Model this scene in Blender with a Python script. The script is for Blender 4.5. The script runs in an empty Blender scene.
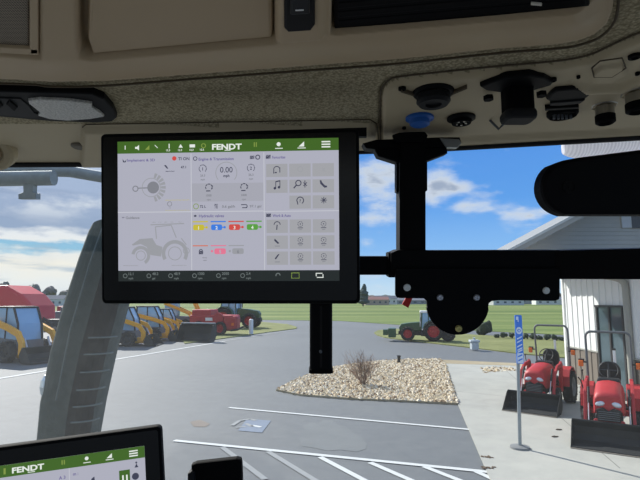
import bpy, bmesh, math, random
import numpy as np
from mathutils import Vector, Matrix, Euler

random.seed(7)
scene = bpy.context.scene
COL = scene.collection
H = 2.55                       # eye height above the lot, seated in the cab
F = 490.0
PITCH = math.atan(60/F)
CP, SP = math.cos(PITCH), math.sin(PITCH)
CAM = Vector((0, 0, H))

def ray(px, py):
    a = (px-320)/F; b = (240-py)/F
    return Vector((a, CP - b*SP, SP + b*CP))
def at(px, py, d):            # point at depth d along the view axis
    return CAM + ray(px, py)*d
def G(px, py, z=0.0):         # point on a horizontal plane
    r = ray(px, py); return CAM + r*((z-H)/r.z)
def atY(px, py, Y):
    r = ray(px, py); return CAM + r*(Y/r.y)

# ---------------------------------------------------------------- materials
def lin(c):
    out = []
    for v in c[:3]:
        v = v/255.0
        out.append(v/12.92 if v <= .04045 else ((v+.055)/1.055)**2.4)
    return (*out, 1.0)
MATS = {}
def mat(name, col, rough=.6, metal=0, var=.12, scale=8, bump=0, bscale=None, spec=.4, emit=0, coat=0, trans=0):
    if name in MATS: return MATS[name]
    m = bpy.data.materials.new(name); m.use_nodes = True
    nt = m.node_tree; N = nt.nodes; L = nt.links
    p = N['Principled BSDF']
    p.inputs['Roughness'].default_value = rough
    p.inputs['Metallic'].default_value = metal
    p.inputs['Specular IOR Level'].default_value = spec
    if coat: p.inputs['Coat Weight'].default_value = coat
    if trans: p.inputs['Transmission Weight'].default_value = trans
    c = lin(col)
    if emit:
        p.inputs['Base Color'].default_value = (.002, .002, .002, 1)
        p.inputs['Emission Color'].default_value = c
        p.inputs['Emission Strength'].default_value = emit
    else:
        tc = N.new('ShaderNodeTexCoord')
        nz = N.new('ShaderNodeTexNoise'); nz.inputs['Scale'].default_value = scale; nz.inputs['Detail'].default_value = 6
        L.new(tc.outputs['Object'], nz.inputs['Vector'])
        mx = N.new('ShaderNodeMix'); mx.data_type = 'RGBA'
        mx.inputs['A'].default_value = (*[min(1, v*(1-var)) for v in c[:3]], 1)
        mx.inputs['B'].default_value = (*[min(1, v*(1+var)) for v in c[:3]], 1)
        L.new(nz.outputs['Fac'], mx.inputs['Factor'])
        L.new(mx.outputs['Result'], p.inputs['Base Color'])
        if bump:
            nb = N.new('ShaderNodeTexNoise'); nb.inputs['Scale'].default_value = bscale or scale*6; nb.inputs['Detail'].default_value = 3
            L.new(tc.outputs['Object'], nb.inputs['Vector'])
            bp = N.new('ShaderNodeBump'); bp.inputs['Strength'].default_value = bump; bp.inputs['Distance'].default_value = .003
            L.new(nb.outputs['Fac'], bp.inputs['Height']); L.new(bp.outputs['Normal'], p.inputs['Normal'])
    MATS[name] = m
    return m

# ---------------------------------------------------------------- mesh builder
class MB:
    def __init__(s, M=None):
        s.v = []; s.f = []; s.mi = []; s.sm = []; s.M = M or Matrix.Identity(4)
    def add(s, verts, faces, m=0, smooth=False, M=None):
        T = s.M @ M if M is not None else s.M
        o = len(s.v)
        s.v += [T @ Vector(v) for v in verts]
        for f in faces:
            s.f.append([o+i for i in f]); s.mi.append(m); s.sm.append(smooth)
    def bm(s, b, m=0, smooth=False, M=None):
        b.verts.index_update()
        s.add([v.co.copy() for v in b.verts], [[v.index for v in f.verts] for f in b.faces], m, smooth, M); b.free()
    def box(s, c, size, m=0, bev=0, rot=None, seg=2, smooth=False):
        b = bmesh.new(); bmesh.ops.create_cube(b, size=1)
        bmesh.ops.scale(b, vec=Vector(size), verts=b.verts)
        if bev: bmesh.ops.bevel(b, geom=b.edges[:], offset=bev, segments=seg, affect='EDGES', profile=.5)
        M = Matrix.Translation(c)
        if rot: M = M @ Euler(rot).to_matrix().to_4x4()
        s.bm(b, m, smooth, M)
    def frame(s, d):
        d = d.normalized(); u = Vector((0,0,1)) if abs(d.z) < .95 else Vector((1,0,0))
        x = d.cross(u).normalized(); return x, x.cross(d).normalized()
    def cyl(s, p0, p1, r0, r1=None, n=16, m=0, smooth=True, caps=True):
        p0 = Vector(p0); p1 = Vector(p1); r1 = r0 if r1 is None else r1
        x, y = s.frame(p1-p0); V = []
        for p, r in ((p0, r0), (p1, r1)):
            for i in range(n):
                a = 2*math.pi*i/n; V.append(p + x*math.cos(a)*r + y*math.sin(a)*r)
        s.add(V, [[i, (i+1) % n, n+(i+1) % n, n+i] for i in range(n)], m, smooth)
        if caps: s.add(V, [list(range(n))[::-1], list(range(n, 2*n))], m, False)
    def tube(s, pts, r, n=8, m=0, caps=True, closed=False):
        P = [Vector(p) for p in pts]; V = []; K = len(P); x = None
        R = r if isinstance(r, (list, tuple)) else [r]*K
        for k in range(K):
            if closed: d = P[(k+1) % K]-P[k-1]
            else: d = P[min(k+1, K-1)]-P[max(k-1, 0)]
            d.normalize()
            if x is None: x, y = s.frame(d)
            else:
                x = (x - d*x.dot(d)).normalized(); y = x.cross(d).normalized()
            for i in range(n):
                a = 2*math.pi*i/n; V.append(P[k] + (x*math.cos(a)+y*math.sin(a))*R[k])
        Fs = []
        for k in range(K if closed else K-1):
            q = (k+1) % K
            Fs += [[k*n+i, k*n+(i+1) % n, q*n+(i+1) % n, q*n+i] for i in range(n)]
        s.add(V, Fs, m, True)
        if caps and not closed: s.add(V, [list(range(n))[::-1], list(range((K-1)*n, K*n))], m, False)
    def prism(s, poly, h, M=None, m=0, bev=0, seg=2, smooth=False):   # polygon in xy, extruded z 0..h
        b = bmesh.new()
        lo = [b.verts.new((x, y, 0)) for x, y in poly]; hi = [b.verts.new((x, y, h)) for x, y in poly]
        n = len(poly)
        b.faces.new(lo[::-1]); b.faces.new(hi)
        for i in range(n): b.faces.new((lo[i], lo[(i+1) % n], hi[(i+1) % n], hi[i]))
        bmesh.ops.recalc_face_normals(b, faces=b.faces)
        if bev:
            E = [e for e in b.edges if abs(e.verts[0].co.z-e.verts[1].co.z) < 1e-9]
            bmesh.ops.bevel(b, geom=E, offset=bev, segments=seg, affect='EDGES', profile=.5)
        s.bm(b, m, smooth, M)
    def slab(s, pts3, n, h, m=0, bev=0):      # polygon of 3-D points (planar), thickened along n by h
        n = Vector(n).normalized(); P = [Vector(p) for p in pts3]; o = P[0]
        x = (P[1]-P[0]).normalized(); y = n.cross(x).normalized(); x = y.cross(n)
        M = Matrix((( x.x, y.x, n.x, o.x), (x.y, y.y, n.y, o.y), (x.z, y.z, n.z, o.z), (0,0,0,1)))
        s.prism([((p-o).dot(x), (p-o).dot(y)) for p in P], h, M, m, bev)
    def lathe(s, prof, M=None, n=24, m=0, smooth=True, mats=None):   # (r,z) profile round z
        V = []; K = len(prof)
        for r, z in prof:
            for i in range(n):
                a = 2*math.pi*i/n; V.append((r*math.cos(a), r*math.sin(a), z))
        for k in range(K-1):
            s.add(V, [[k*n+i, k*n+(i+1) % n, (k+1)*n+(i+1) % n, (k+1)*n+i] for i in range(n)], mats[k] if mats else m, smooth, M)
        s.v = s.v
    def ball(s, c, r, m=0, sub=2, rot=None, jit=0):
        b = bmesh.new(); bmesh.ops.create_icosphere(b, subdivisions=sub, radius=1)
        if jit:
            for v in b.verts: v.co *= 1+random.uniform(-jit, jit)
        r = (r, r, r) if not hasattr(r, '__len__') else r
        M = Matrix.Translation(c) @ (Euler(rot).to_matrix().to_4x4() if rot else Matrix.Identity(4)) @ Matrix.Diagonal((*r, 1))
        s.bm(b, m, not jit, M)
    def build(s, name, mats, parent=None, world=True):
        me = bpy.data.meshes.new(name)
        if not isinstance(mats, (list, tuple)): mats = [mats]
        V = s.v; loc = Vector((0, 0, 0))
        if parent is None:
            xs = [v.x for v in V]; ys = [v.y for v in V]; zs = [v.z for v in V]
            loc = Vector(((min(xs)+max(xs))/2, (min(ys)+max(ys))/2, min(zs)))
            V = [v-loc for v in V]
        elif world:
            inv = ROOTM[root_of(parent)].inverted(); V = [inv @ v for v in V]
        me.from_pydata([tuple(v) for v in V], [], s.f)
        for m in mats: me.materials.append(m)
        me.polygons.foreach_set('material_index', s.mi); me.polygons.foreach_set('use_smooth', s.sm)
        me.update()
        o = bpy.data.objects.new(name, me); COL.objects.link(o); o.location = loc
        if parent is not None: o.parent = parent; o.location = (0, 0, 0)
        return o
ROOTM = {}
def root_of(o):
    while o.parent is not None: o = o.parent
    return o.as_pointer()
def tag(o, label=None, cat=None, group=None, kind=None):
    if label: o['label'] = label
    if cat: o['category'] = cat
    if group: o['group'] = group
    if kind: o['kind'] = kind
    return o
def thing(name, label, cat, loc=(0, 0, 0), rz=0, group=None, rot=None):
    o = bpy.data.objects.new(name, None); COL.objects.link(o)
    o.empty_display_size = .1
    o.location = loc; o.rotation_euler = rot if rot else (0, 0, rz)
    ROOTM[o.as_pointer()] = Matrix.Translation(loc) @ (rot if rot else Euler((0, 0, rz))).to_matrix().to_4x4()
    return tag(o, label, cat, group)
def copy_tree(o, parent=None):
    c = o.copy(); COL.objects.link(c); c.parent = parent
    for ch in [k for k in bpy.data.objects if k.parent == o]: copy_tree(ch, c)
    return c
def structure(o): o['kind'] = 'structure'; return o
def rrect(w, h, r, k=5, cx=0, cy=0):
    P = []
    for sx, sy, a0 in ((1, 1, 0), (-1, 1, 90), (-1, -1, 180), (1, -1, 270)):
        for i in range(k+1):
            a = math.radians(a0+90*i/k)
            P.append((cx+sx*(w/2-r)+r*math.cos(a), cy+sy*(h/2-r)+r*math.sin(a)))
    return P
def text_geo(txt, size, bold=0, cache={}):
    key = (txt, bold)
    if key not in cache:
        cu = bpy.data.curves.new('t', 'FONT'); cu.body = txt; cu.size = 1; cu.offset = bold; cu.resolution_u = 3
        o = bpy.data.objects.new('t', cu); COL.objects.link(o)
        dg = bpy.context.evaluated_depsgraph_get(); dg.update()
        me = o.evaluated_get(dg).to_mesh()
        cache[key] = ([tuple(v.co) for v in me.vertices], [list(p.vertices) for p in me.polygons])
        o.evaluated_get(dg).to_mesh_clear()
        bpy.data.objects.remove(o); bpy.data.curves.remove(cu)
    V, Fc = cache[key]
    if not V: return [], [], 0
    x0 = min(v[0] for v in V); x1 = max(v[0] for v in V)
    return [((v[0]-x0)*size, v[1]*size, 0) for v in V], Fc, (x1-x0)*size

# ---------------------------------------------------------------- camera
cd = bpy.data.cameras.new('camera'); cam = bpy.data.objects.new('camera', cd); COL.objects.link(cam)
cam.location = CAM; cam.rotation_euler = (math.pi/2+PITCH, 0, 0)
cd.sensor_width = 36; cd.lens = F/640*36; cd.clip_start = .02; cd.clip_end = 3000
scene.camera = cam
CAMROT = Euler((math.pi/2+PITCH, 0, 0)).to_matrix()
vs = scene.view_settings; vs.view_transform = 'Standard'; vs.look = 'None'; vs.gamma = 1; vs.use_curve_mapping = False; vs.exposure = 0

# ---------------------------------------------------------------- sun and sky
sd = bpy.data.lights.new('sun', 'SUN'); sun = bpy.data.objects.new('sun', sd); COL.objects.link(sun)
EL = math.radians(36); az = Vector((-.62, .78)).normalized()
S = Vector((az.x*math.cos(EL), az.y*math.cos(EL), math.sin(EL)))
sun.rotation_euler = S.to_track_quat('Z', 'Y').to_euler(); sd.energy = 6.6; sd.angle = .012; sd.color = (1, .96, .9)
sun.location = (-20, 25, 30)

w = bpy.data.worlds.new('sky'); scene.world = w; w.use_nodes = True
nt = w.node_tree; N = nt.nodes; L = nt.links; N.clear()
out = N.new('ShaderNodeOutputWorld'); bg = N.new('ShaderNodeBackground'); L.new(bg.outputs[0], out.inputs[0])
tc = N.new('ShaderNodeTexCoord'); sx = N.new('ShaderNodeSeparateXYZ'); L.new(tc.outputs['Generated'], sx.inputs[0])
def mth(op, a, b=None, c=None, clamp=False):
    n = N.new('ShaderNodeMath'); n.operation = op; n.use_clamp = clamp
    for i, v in enumerate((a, b, c)):
        if v is None: continue
        if isinstance(v, (int, float)): n.inputs[i].default_value = v
        else: L.new(v, n.inputs[i])
    return n.outputs[0]
def sstep(x, a, b):
    n = N.new('ShaderNodeMapRange'); n.interpolation_type = 'SMOOTHSTEP'
    L.new(x, n.inputs['Value']); n.inputs['From Min'].default_value = a; n.inputs['From Max'].default_value = b
    return n.outputs['Result']
def ramp(x, stops):
    n = N.new('ShaderNodeValToRGB'); L.new(x, n.inputs[0]); e = n.color_ramp.elements
    while len(e) < len(stops): e.new(.5)
    for k, (p, c) in enumerate(stops): e[k].position = p; e[k].color = lin(c)
    return n.outputs[0]
def mixc(f, a, b):
    n = N.new('ShaderNodeMix'); n.data_type = 'RGBA'; L.new(f, n.inputs['Factor'])
    for k, v in (('A', a), ('B', b)):
        if isinstance(v, tuple): n.inputs[k].default_value = lin(v)
        else: L.new(v, n.inputs[k])
    return n.outputs['Result']
U = mth('ARCTAN2', sx.outputs[0], sx.outputs[1]); V_ = mth('ARCSINE', sx.outputs[2])
def noise(su, sv, det, ox=0, rough=.55):
    cb = N.new('ShaderNodeCombineXYZ'); L.new(mth('MULTIPLY', U, su), cb.inputs[0]); L.new(mth('MULTIPLY', V_, sv), cb.inputs[1]); cb.inputs[2].default_value = ox
    n = N.new('ShaderNodeTexNoise'); n.inputs['Scale'].default_value = 1; n.inputs['Detail'].default_value = det; n.inputs['Roughness'].default_value = rough
    L.new(cb.outputs[0], n.inputs['Vector']); return n.outputs['Fac']
def uv(px, py):
    r = ray(px, py).normalized(); return math.atan2(r.x, r.y), math.asin(r.z)
n1 = noise(9, 22, 7, 1.3); n2 = noise(5, 30, 6, 7.7); n3 = noise(20, 45, 5, 4.1)
vs_ = mth('MULTIPLY', V_, 1/.5)
blue = ramp(vs_, [(0, (205, 225, 240)), (.06, (190, 220, 245)), (.2, (138, 190, 245)), (.38, (98, 163, 238)), (.6, (84, 150, 232)), (1, (90, 140, 215))])
acc = mth('SUBTRACT', mth('ADD', mth('MULTIPLY', n1, 1.1), mth('MULTIPLY', n3, .7)), .95)
blobs = [(372, 182, 36, 24, .55), (402, 172, 30, 16, .3), (372, 222, 26, 10, .4), (384, 208, 18, 7, .25), (366, 242, 14, 9, .4), (398, 250, 16, 5, .35),
         (448, 190, 30, 10, .5), (474, 206, 28, 8, .5), (430, 200, 14, 8, .3), (436, 178, 14, 11, .45), (524, 218, 18, 7, .45), (503, 192, 14, 3.5, .25), (545, 212, 12, 5, .3), (500, 228, 20, 4, .2), (380, 288, 60, 8, .35), (372, 275, 30, 5, .25)]
for (px, py, wx, wy, a) in blobs:
    u0, v0 = uv(px, py); du = mth('MULTIPLY', mth('SUBTRACT', U, u0), F/wx); dv = mth('MULTIPLY', mth('SUBTRACT', V_, v0), F/wy)
    e = mth('EXPONENT', mth('MULTIPLY', mth('ADD', mth('MULTIPLY', du, du), mth('MULTIPLY', dv, dv)), -1))
    acc = mth('MULTIPLY_ADD', e, a, acc)
cl = sstep(acc, .10, .62)
cshade = ramp(sstep(acc, .35, .75), [(0, (214, 224, 238)), (.5, (205, 214, 228)), (1, (160, 174, 198))])
right = mixc(cl, blue, cshade)
vw = mth('MULTIPLY_ADD', mth('SUBTRACT', n2, .5), .05, V_)
vw = mth('MULTIPLY_ADD', mth('SUBTRACT', n3, .5), .03, vw)
lv = mth('MULTIPLY', vw, 1/.4)
left = ramp(lv, [(0, (225, 232, 238)), (.09, (236, 240, 240)), (.16, (245, 242, 232)), (.20, (236, 238, 236)), (.225, (150, 200, 228)), (.25, (150, 198, 228)),
                 (.27, (240, 242, 242)), (.29, (236, 240, 244)), (.32, (150, 170, 200)), (.45, (160, 178, 208)), (.6, (170, 188, 218)), (.68, (215, 225, 238)), (.78, (175, 195, 225)), (1, (190, 205, 228))])
pt = mth('MULTIPLY', sstep(noise(7, 16, 7, 12.2), .52, .68), sstep(V_, .12, .18)); left = mixc(mth('MULTIPLY', pt, .75), left, (232, 237, 243))
pt2 = mth('MULTIPLY', sstep(noise(8, 60, 6, 3.2), .5, .7), mth('SUBTRACT', 1, sstep(V_, .09, .12))); left = mixc(mth('MULTIPLY', pt2, .7), left, (170, 190, 208))
pt3 = mth('MULTIPLY', sstep(noise(4, 40, 5, 22.2), .45, .7), sstep(V_, .12, .15)); left = mixc(mth('MULTIPLY', pt3, .5), left, (138, 156, 188))
fac = sstep(U, -.30, -.05)
skyc = mixc(fac, left, right)
high = mixc(sstep(noise(3, 3, 5, 9), .4, .62), (110, 155, 220), (215, 222, 232))
skyc = mixc(sstep(V_, .42, .7), skyc, high)
gnd = sstep(V_, -.02, 0.0)
skyc = mixc(gnd, (120, 125, 110), skyc)
L.new(skyc, bg.inputs['Color']); bg.inputs['Strength'].default_value = 1.0
# ================================================================ OUTDOORS
def ground_poly(mb, pts, z, m=0, h=None):
    P = [G(x, y) for x, y in pts]
    if h: mb.prism([(p.x, p.y) for p in P], h, Matrix.Translation((0, 0, z)), m)
    else: mb.add([(p.x, p.y, z) for p in P], [list(range(len(P)))], m)
def strip(mb, a, b, wd, z, m):
    A = G(*a); B = G(*b); d = (B-A).normalized(); n = Vector((-d.y, d.x, 0))*wd/2
    mb.add([A+n+Vector((0,0,z)), A-n+Vector((0,0,z)), B-n+Vector((0,0,z)), B+n+Vector((0,0,z))], [[3, 2, 1, 0]], m)

def ground_mat(name, stops, scale, stretch=(1, 1, 1), bump=.3, fine=60, rough=.9, big=.35):
    m = bpy.data.materials.new(name); m.use_nodes = True
    nt = m.node_tree; N = nt.nodes; L = nt.links; p = N['Principled BSDF']; p.inputs['Roughness'].default_value = rough
    p.inputs['Specular IOR Level'].default_value = .5 if 'asphalt' in name or name == 'concrete' else .2
    tc = N.new('ShaderNodeNewGeometry'); mp = N.new('ShaderNodeMapping'); mp.inputs['Scale'].default_value = stretch
    L.new(tc.outputs['Position'], mp.inputs['Vector'])
    a = N.new('ShaderNodeTexNoise'); a.inputs['Scale'].default_value = big; a.inputs['Detail'].default_value = 4; L.new(mp.outputs[0], a.inputs['Vector'])
    b = N.new('ShaderNodeTexNoise'); b.inputs['Scale'].default_value = scale; b.inputs['Detail'].default_value = 8; b.inputs['Roughness'].default_value = .7; L.new(mp.outputs[0], b.inputs['Vector'])
    ad = N.new('ShaderNodeMath'); ad.operation = 'ADD'; L.new(a.outputs['Fac'], ad.inputs[0]); L.new(b.outputs['Fac'], ad.inputs[1])
    hf = N.new('ShaderNodeMath'); hf.operation = 'MULTIPLY'; hf.inputs[1].default_value = .5; L.new(ad.outputs[0], hf.inputs[0])
    r = N.new('ShaderNodeValToRGB'); e = r.color_ramp.elements
    while len(e) < len(stops): e.new(.5)
    for k, (q, c) in enumerate(stops): e[k].position = q; e[k].color = lin(c)
    L.new(hf.outputs[0], r.inputs[0]); L.new(r.outputs[0], p.inputs['Base Color'])
    c = N.new('ShaderNodeTexNoise'); c.inputs['Scale'].default_value = fine; c.inputs['Detail'].default_value = 4; L.new(tc.outputs['Position'], c.inputs['Vector'])
    bp = N.new('ShaderNodeBump'); bp.inputs['Strength'].default_value = bump; bp.inputs['Distance'].default_value = .02
    L.new(c.outputs['Fac'], bp.inputs['Height']); L.new(bp.outputs[0], p.inputs['Normal'])
    return m
asphalt = ground_mat(rough=.74, name='asphalt', stops= [(.3, (86, 90, 92)), (.5, (97, 101, 103)), (.7, (108, 112, 112))], big=.12, scale=3)
asphalt_old = ground_mat('worn_asphalt', [(.3, (98, 102, 103)), (.5, (108, 112, 113)), (.7, (116, 120, 120))], 2)
concrete = ground_mat('concrete', [(.3, (146, 147, 140)), (.5, (162, 162, 154)), (.7, (174, 173, 164))], 2, big=.4, bump=.15)
grass = ground_mat('grass', [(.3, (98, 104, 62)), (.48, (120, 124, 76)), (.6, (130, 134, 84)), (.7, (144, 142, 98))], 1.2, (1, 1, 1), .6, 30)
field = ground_mat('field_grass', [(.38, (78, 96, 46)), (.47, (94, 112, 54)), (.54, (112, 126, 66)), (.6, (142, 144, 90))], .35, (.06, 1.0, 1), .4, 20, big=.05)
gravel_base = ground_mat('gravel_soil', [(.3, (132, 120, 96)), (.5, (160, 148, 122)), (.7, (184, 172, 146))], 6)
paint = mat('road_paint', (196, 199, 197), .8, var=.06, scale=20)
paint_worn = mat('worn_road_paint', (140, 143, 143), .8, var=.12, scale=12)
paint_blue = mat('worn_blue_paint', (112, 124, 140), .8, var=.12, scale=9)
rust_stain = mat('rust_stain', (122, 113, 104), .9, var=.12, scale=10)

# lot with its painted lines
g = MB()
g.add([(-700, -60, 0), (700, -60, 0), (700, 900, 0), (-700, 900, 0)], [[0, 1, 2, 3]], 0)
strip(g, (229, 408), (470, 430), .10, .012, 1)
strip(g, (174, 441), (488, 472.5), .11, .012, 1)
strip(g, (-20, 382), (225, 341.5), .2, .012, 1)
strip(g, (220, 342), (297, 329.5), .2, .012, 2)
for a, b in (((320, 457.5), (372, 485)), ((370, 463), (425, 487)), ((424, 467), (480, 489)), ((268, 452), (320, 484)), ((222, 447.5), (265, 480)), ((476, 472), (520, 492))):
    strip(g, a, b, .10, .011, 1 if a[0] > 300 else 2)
ground_poly(g, [(247, 419), (271, 421), (262, 433), (238, 431)], .008, 3)
HC = [(232, 426), (240, 421), (250, 419.5), (256, 421)]
for i in range(3): strip(g, HC[i], HC[i+1], .09, .012, 2)
strip(g, (246, 424), (252, 427), .09, .012, 2); strip(g, (252, 426), (261, 427.5), .09, .012, 1); strip(g, (236, 428), (246, 427), .07, .012, 2)
ground_poly(g, [(190, 422), (200, 420), (210, 424), (206, 427), (194, 427)], .006, 4)
ground_poly(g, [(302, 446), (299, 438), (305, 432), (303, 426), (311, 423), (318, 424), (324, 420), (333, 421), (338, 425), (347, 427), (352, 432), (360, 436), (367, 444), (366, 449), (357, 452), (340, 450), (328, 451), (313, 448)], .004, 5)
structure(g.build('parking_lot', [asphalt, paint, paint_worn, paint_blue, rust_stain, asphalt_old]))
# grass
g = MB(); P = [(-900, 322), (0, 316), (150, 318), (262, 320), (340, 321), (400, 325), (480, 331), (560, 335), (700, 342), (1300, 372)]
pts = [G(*p) for p in P]; far = [(600, 700), (-900, 700)]
g.prism([(p.x, p.y) for p in pts]+far, .03, Matrix.Translation((0, 0, 0)), 0)
structure(g.build('grass_field', field))
g = MB(); ground_poly(g, [(374, 333), (378, 330.8), (390, 329.2), (402, 329.3), (480, 335.7), (560, 339.5), (700, 346), (700, 368), (560, 358), (520, 354.2), (480, 349.2), (440, 344.6), (400, 340), (385, 338), (377, 335.6)], 0, 0, .05)
structure(g.build('grass_verge', grass))
g = MB(); ground_poly(g, [(170, 328), (205, 324), (262, 322.3), (288, 324.5), (297, 327.5), (296, 329), (270, 332.2), (215, 340), (185, 344)], 0, 0, .05)
structure(g.build('grass_verge', grass))
# concrete pad + gravel beds
g = MB(); ground_poly(g, [(442, 364), (520, 366.5), (640, 373), (760, 381), (1400, 900), (655, 860), (524, 560), (490, 480), (458, 405)], 0, 0, .025)
for a, b in (((500, 366), (620, 470)), ((455, 392), (640, 412)),):
    strip(g, a, b, .015, .027, 1)
structure(g.build('concrete_pad', [concrete, mat('joint', (110, 110, 106), .9)]))
g = MB(); ground_poly(g, [(440, 360.2), (520, 364), (700, 374), (700, 376.5), (640, 373), (520, 366.5), (442, 364)], 0, 0, .03)
structure(g.build('gravel_strip', gravel_base))
BED = [(276, 391), (283, 387), (300, 379), (320, 372), (345, 365.8), (380, 361.8), (410, 360.2), (440, 360), (445, 364), (452, 385), (458.5, 405), (400, 402), (350, 399.8), (300, 396)]
PATCH = [(478, 368.3), (510, 367.6), (516, 371.5), (484, 373.5)]
g = MB(); ground_poly(g, BED, 0, 0, .05); structure(g.build('gravel_bed', gravel_base))
stone_m = [mat('tan_stone', (196, 178, 146), .85, var=.2, scale=3), mat('pale_stone', (222, 210, 186), .85, var=.15, scale=3), mat('brown_stone', (140, 118, 90), .85, var=.2, scale=3)]
def inside(x, y, P):
    c = False; j = len(P)-1
    for i in range(len(P)):
        if (P[i][1] > y) != (P[j][1] > y) and x < (P[j][0]-P[i][0])*(y-P[i][1])/(P[j][1]-P[i][1])+P[i][0]: c = not c
        j = i
    return c
def stones(poly, n, name, label, z0):
    W = [(G(*p).x, G(*p).y) for p in poly]; g = MB()
    x0, x1 = min(p[0] for p in W), max(p[0] for p in W); y0, y1 = min(p[1] for p in W), max(p[1] for p in W); k = 0
    OCT = [(1, 0, 0), (0, 1, 0), (-1, 0, 0), (0, -1, 0), (.3, .2, .8)]
    while k < n:
        x, y = random.uniform(x0, x1), random.uniform(y0, y1)
        if not inside(x, y, W): continue
        r = random.uniform(.035, .085); a = random.uniform(0, 6.3)
        V = [(x+r*(vx*math.cos(a)-vy*math.sin(a))*random.uniform(.7, 1.1), y+r*(vx*math.sin(a)+vy*math.cos(a))*random.uniform(.7, 1.1), z0+r*vz*.8) for vx, vy, vz in OCT]
        g.add(V, [[0, 1, 4], [1, 2, 4], [2, 3, 4], [3, 0, 4]], random.choice((0, 0, 1, 1, 2))); k += 1
    return tag(g.build(name, stone_m), label, 'gravel', kind='stuff')
stones(BED, 6500, 'gravel_stones', 'tan and cream landscaping gravel in the bed beside the parking stalls', .05)
stones(PATCH, 120, 'gravel_stones', 'small patch of tan gravel at the far edge of the concrete pad', .026)

# bare shrub in the gravel
twig = mat('dry_twig', (158, 132, 112), .9, var=.2, scale=20); twig2 = mat('dark_twig', (84, 66, 54), .9)
b0 = G(363, 385, .05); t = thing('bare_shrub', 'bare brown leafless shrub growing in the gravel bed', 'shrub', b0)
for k in range(34):
    g = MB(); a = random.uniform(0, 6.28); sp = random.uniform(.1, .75); hh = random.uniform(.75, 1.05)
    def br(p, d, l, r, lev):
        pts = [p]; q = p.copy(); dd = d.copy()
        for i in range(3):
            dd = (dd+Vector((random.uniform(-.25, .25), random.uniform(-.25, .25), .1))).normalized(); q = q+dd*l/3; pts.append(q.copy())
        g.tube(pts, [r, r*.8, r*.6, r*.4], 3, 0 if lev else 0)
        if lev < 3:
            for j in range(3): br(pts[random.choice((1, 2, 3))], (dd+Vector((random.uniform(-.9, .9), random.uniform(-.9, .9), random.uniform(-.1, .5)))).normalized(), l*.6, r*.6, lev+1)
    br(Vector((random.uniform(-.06, .06), random.uniform(-.06, .06), 0)), Vector((math.cos(a)*sp*1.5, math.sin(a)*sp*1.5, 1)).normalized(), hh*.55, .009, 0)
    g.build('branch', [twig if k % 3 else twig2], t, world=False)

# ---------------------------------------------------------------- vehicles
rubber = mat('tire_rubber', (34, 35, 37), .85, var=.2, scale=12); dark = mat('dark_steel', (46, 48, 50), .6, .2, scale=6); steel = mat('bright_steel', (190, 190, 192), .3, .9)
red = mat('tractor_red', (172, 44, 48), .5, coat=0, var=.08); redrim = mat('rim_red', (168, 38, 44), .5); greyrim = mat('rim_grey', (120, 122, 124), .5)
black_pl = mat('black_plastic', (24, 25, 27), .5, var=.1); orange = mat('amber_lens', (232, 110, 30), .3); white_pl = mat('white_plastic', (232, 232, 230), .5, var=.03)
lampglass = mat('lamp_glass', (205, 212, 220), .15, .3); rust = mat('bucket_black', (36, 39, 41), .65, .1, var=.4, scale=5, bump=.4); tan = mat('worn_edge', (128, 122, 112), .6, .4, var=.3)
yellow = mat('loader_yellow', (236, 166, 24), .45, coat=.2, var=.08); vgreen = mat('tractor_green', (46, 82, 52), .45, coat=.2, var=.12)
cabglass = mat('cab_glass', (150, 186, 212), .15, .1, var=.2, scale=1.5); grey_m = mat('machine_grey', (98, 102, 106), .6, var=.15)

def wheel(root, c, r, wd, rimm, n=28, lug=18, axis='x'):
    R = Matrix.Translation(c) @ (Matrix.Rotation(math.pi/2, 4, 'Y') if axis == 'x' else Matrix.Rotation(math.pi/2, 4, 'X'))
    g = MB(R); q = r*.6
    g.lathe([(q, -wd*.42), (r*.8, -wd*.5), (r*.94, -wd*.46), (r*.97, -wd*.3), (r*.97, wd*.3), (r*.94, wd*.46), (r*.8, wd*.5), (q, wd*.42)], None, n)
    for i in range(lug):
        for s_ in (-1, 1):
            a = 2*math.pi*(i+(.25 if s_ > 0 else -.25))/lug
            M = Matrix.Rotation(a, 4, 'Z') @ Matrix.Translation((r*.965, 0, s_*wd*.25)) @ Matrix.Rotation(s_*.6, 4, 'X')
            b = bmesh.new(); bmesh.ops.create_cube(b, size=1); bmesh.ops.scale(b, vec=Vector((r*.07, r*.09, wd*.5)), verts=b.verts); g.bm(b, 0, False, M)
    o = g.build('wheel', rubber, root, world=False)
    k = MB(R)
    k.lathe([(q, wd*.42), (q*.93, wd*.36), (q*.8, wd*.1), (q*.35, wd*.14), (q*.3, wd*.26), (0, wd*.26)], None, n)
    k.lathe([(q, -wd*.42), (q*.93, -wd*.36), (q*.8, -wd*.1), (q*.35, -wd*.14), (q*.3, -wd*.26), (0, -wd*.26)], None, n)
    for i in range(6):
        a = i*math.pi/3
        for z in (-.15, .15): k.cyl((q*.55*math.cos(a), q*.55*math.sin(a), 0), (q*.55*math.cos(a), q*.55*math.sin(a), wd*z*1.2), q*.06, n=6)
    k.build('rim', rimm, o, world=False)

YZ = Matrix(((0, 0, 1, 0), (1, 0, 0, 0), (0, 1, 0, 0), (0, 0, 0, 1)))     # local (x,y,z)->(z,x,y): polygon in YZ, extruded along X
def side(g, poly, x0, wd, m=0, bev=0):      # polygon given as (y,z), from x0, width wd
    g.prism(poly, wd, Matrix.Translation((x0, 0, 0)) @ YZ, m, bev)
def thick(path, t):                          # open polyline -> closed outline
    L_, R_ = [], []
    for i, (x, y) in enumerate(path):
        a = Vector(path[max(i-1, 0)]); b = Vector(path[min(i+1, len(path)-1)]); d = (b-a).normalized(); n = Vector((-d.y, d.x))*t/2
        L_.append((x+n.x, y+n.y)); R_.append((x-n.x, y-n.y))
    return L_+R_[::-1]

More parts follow.
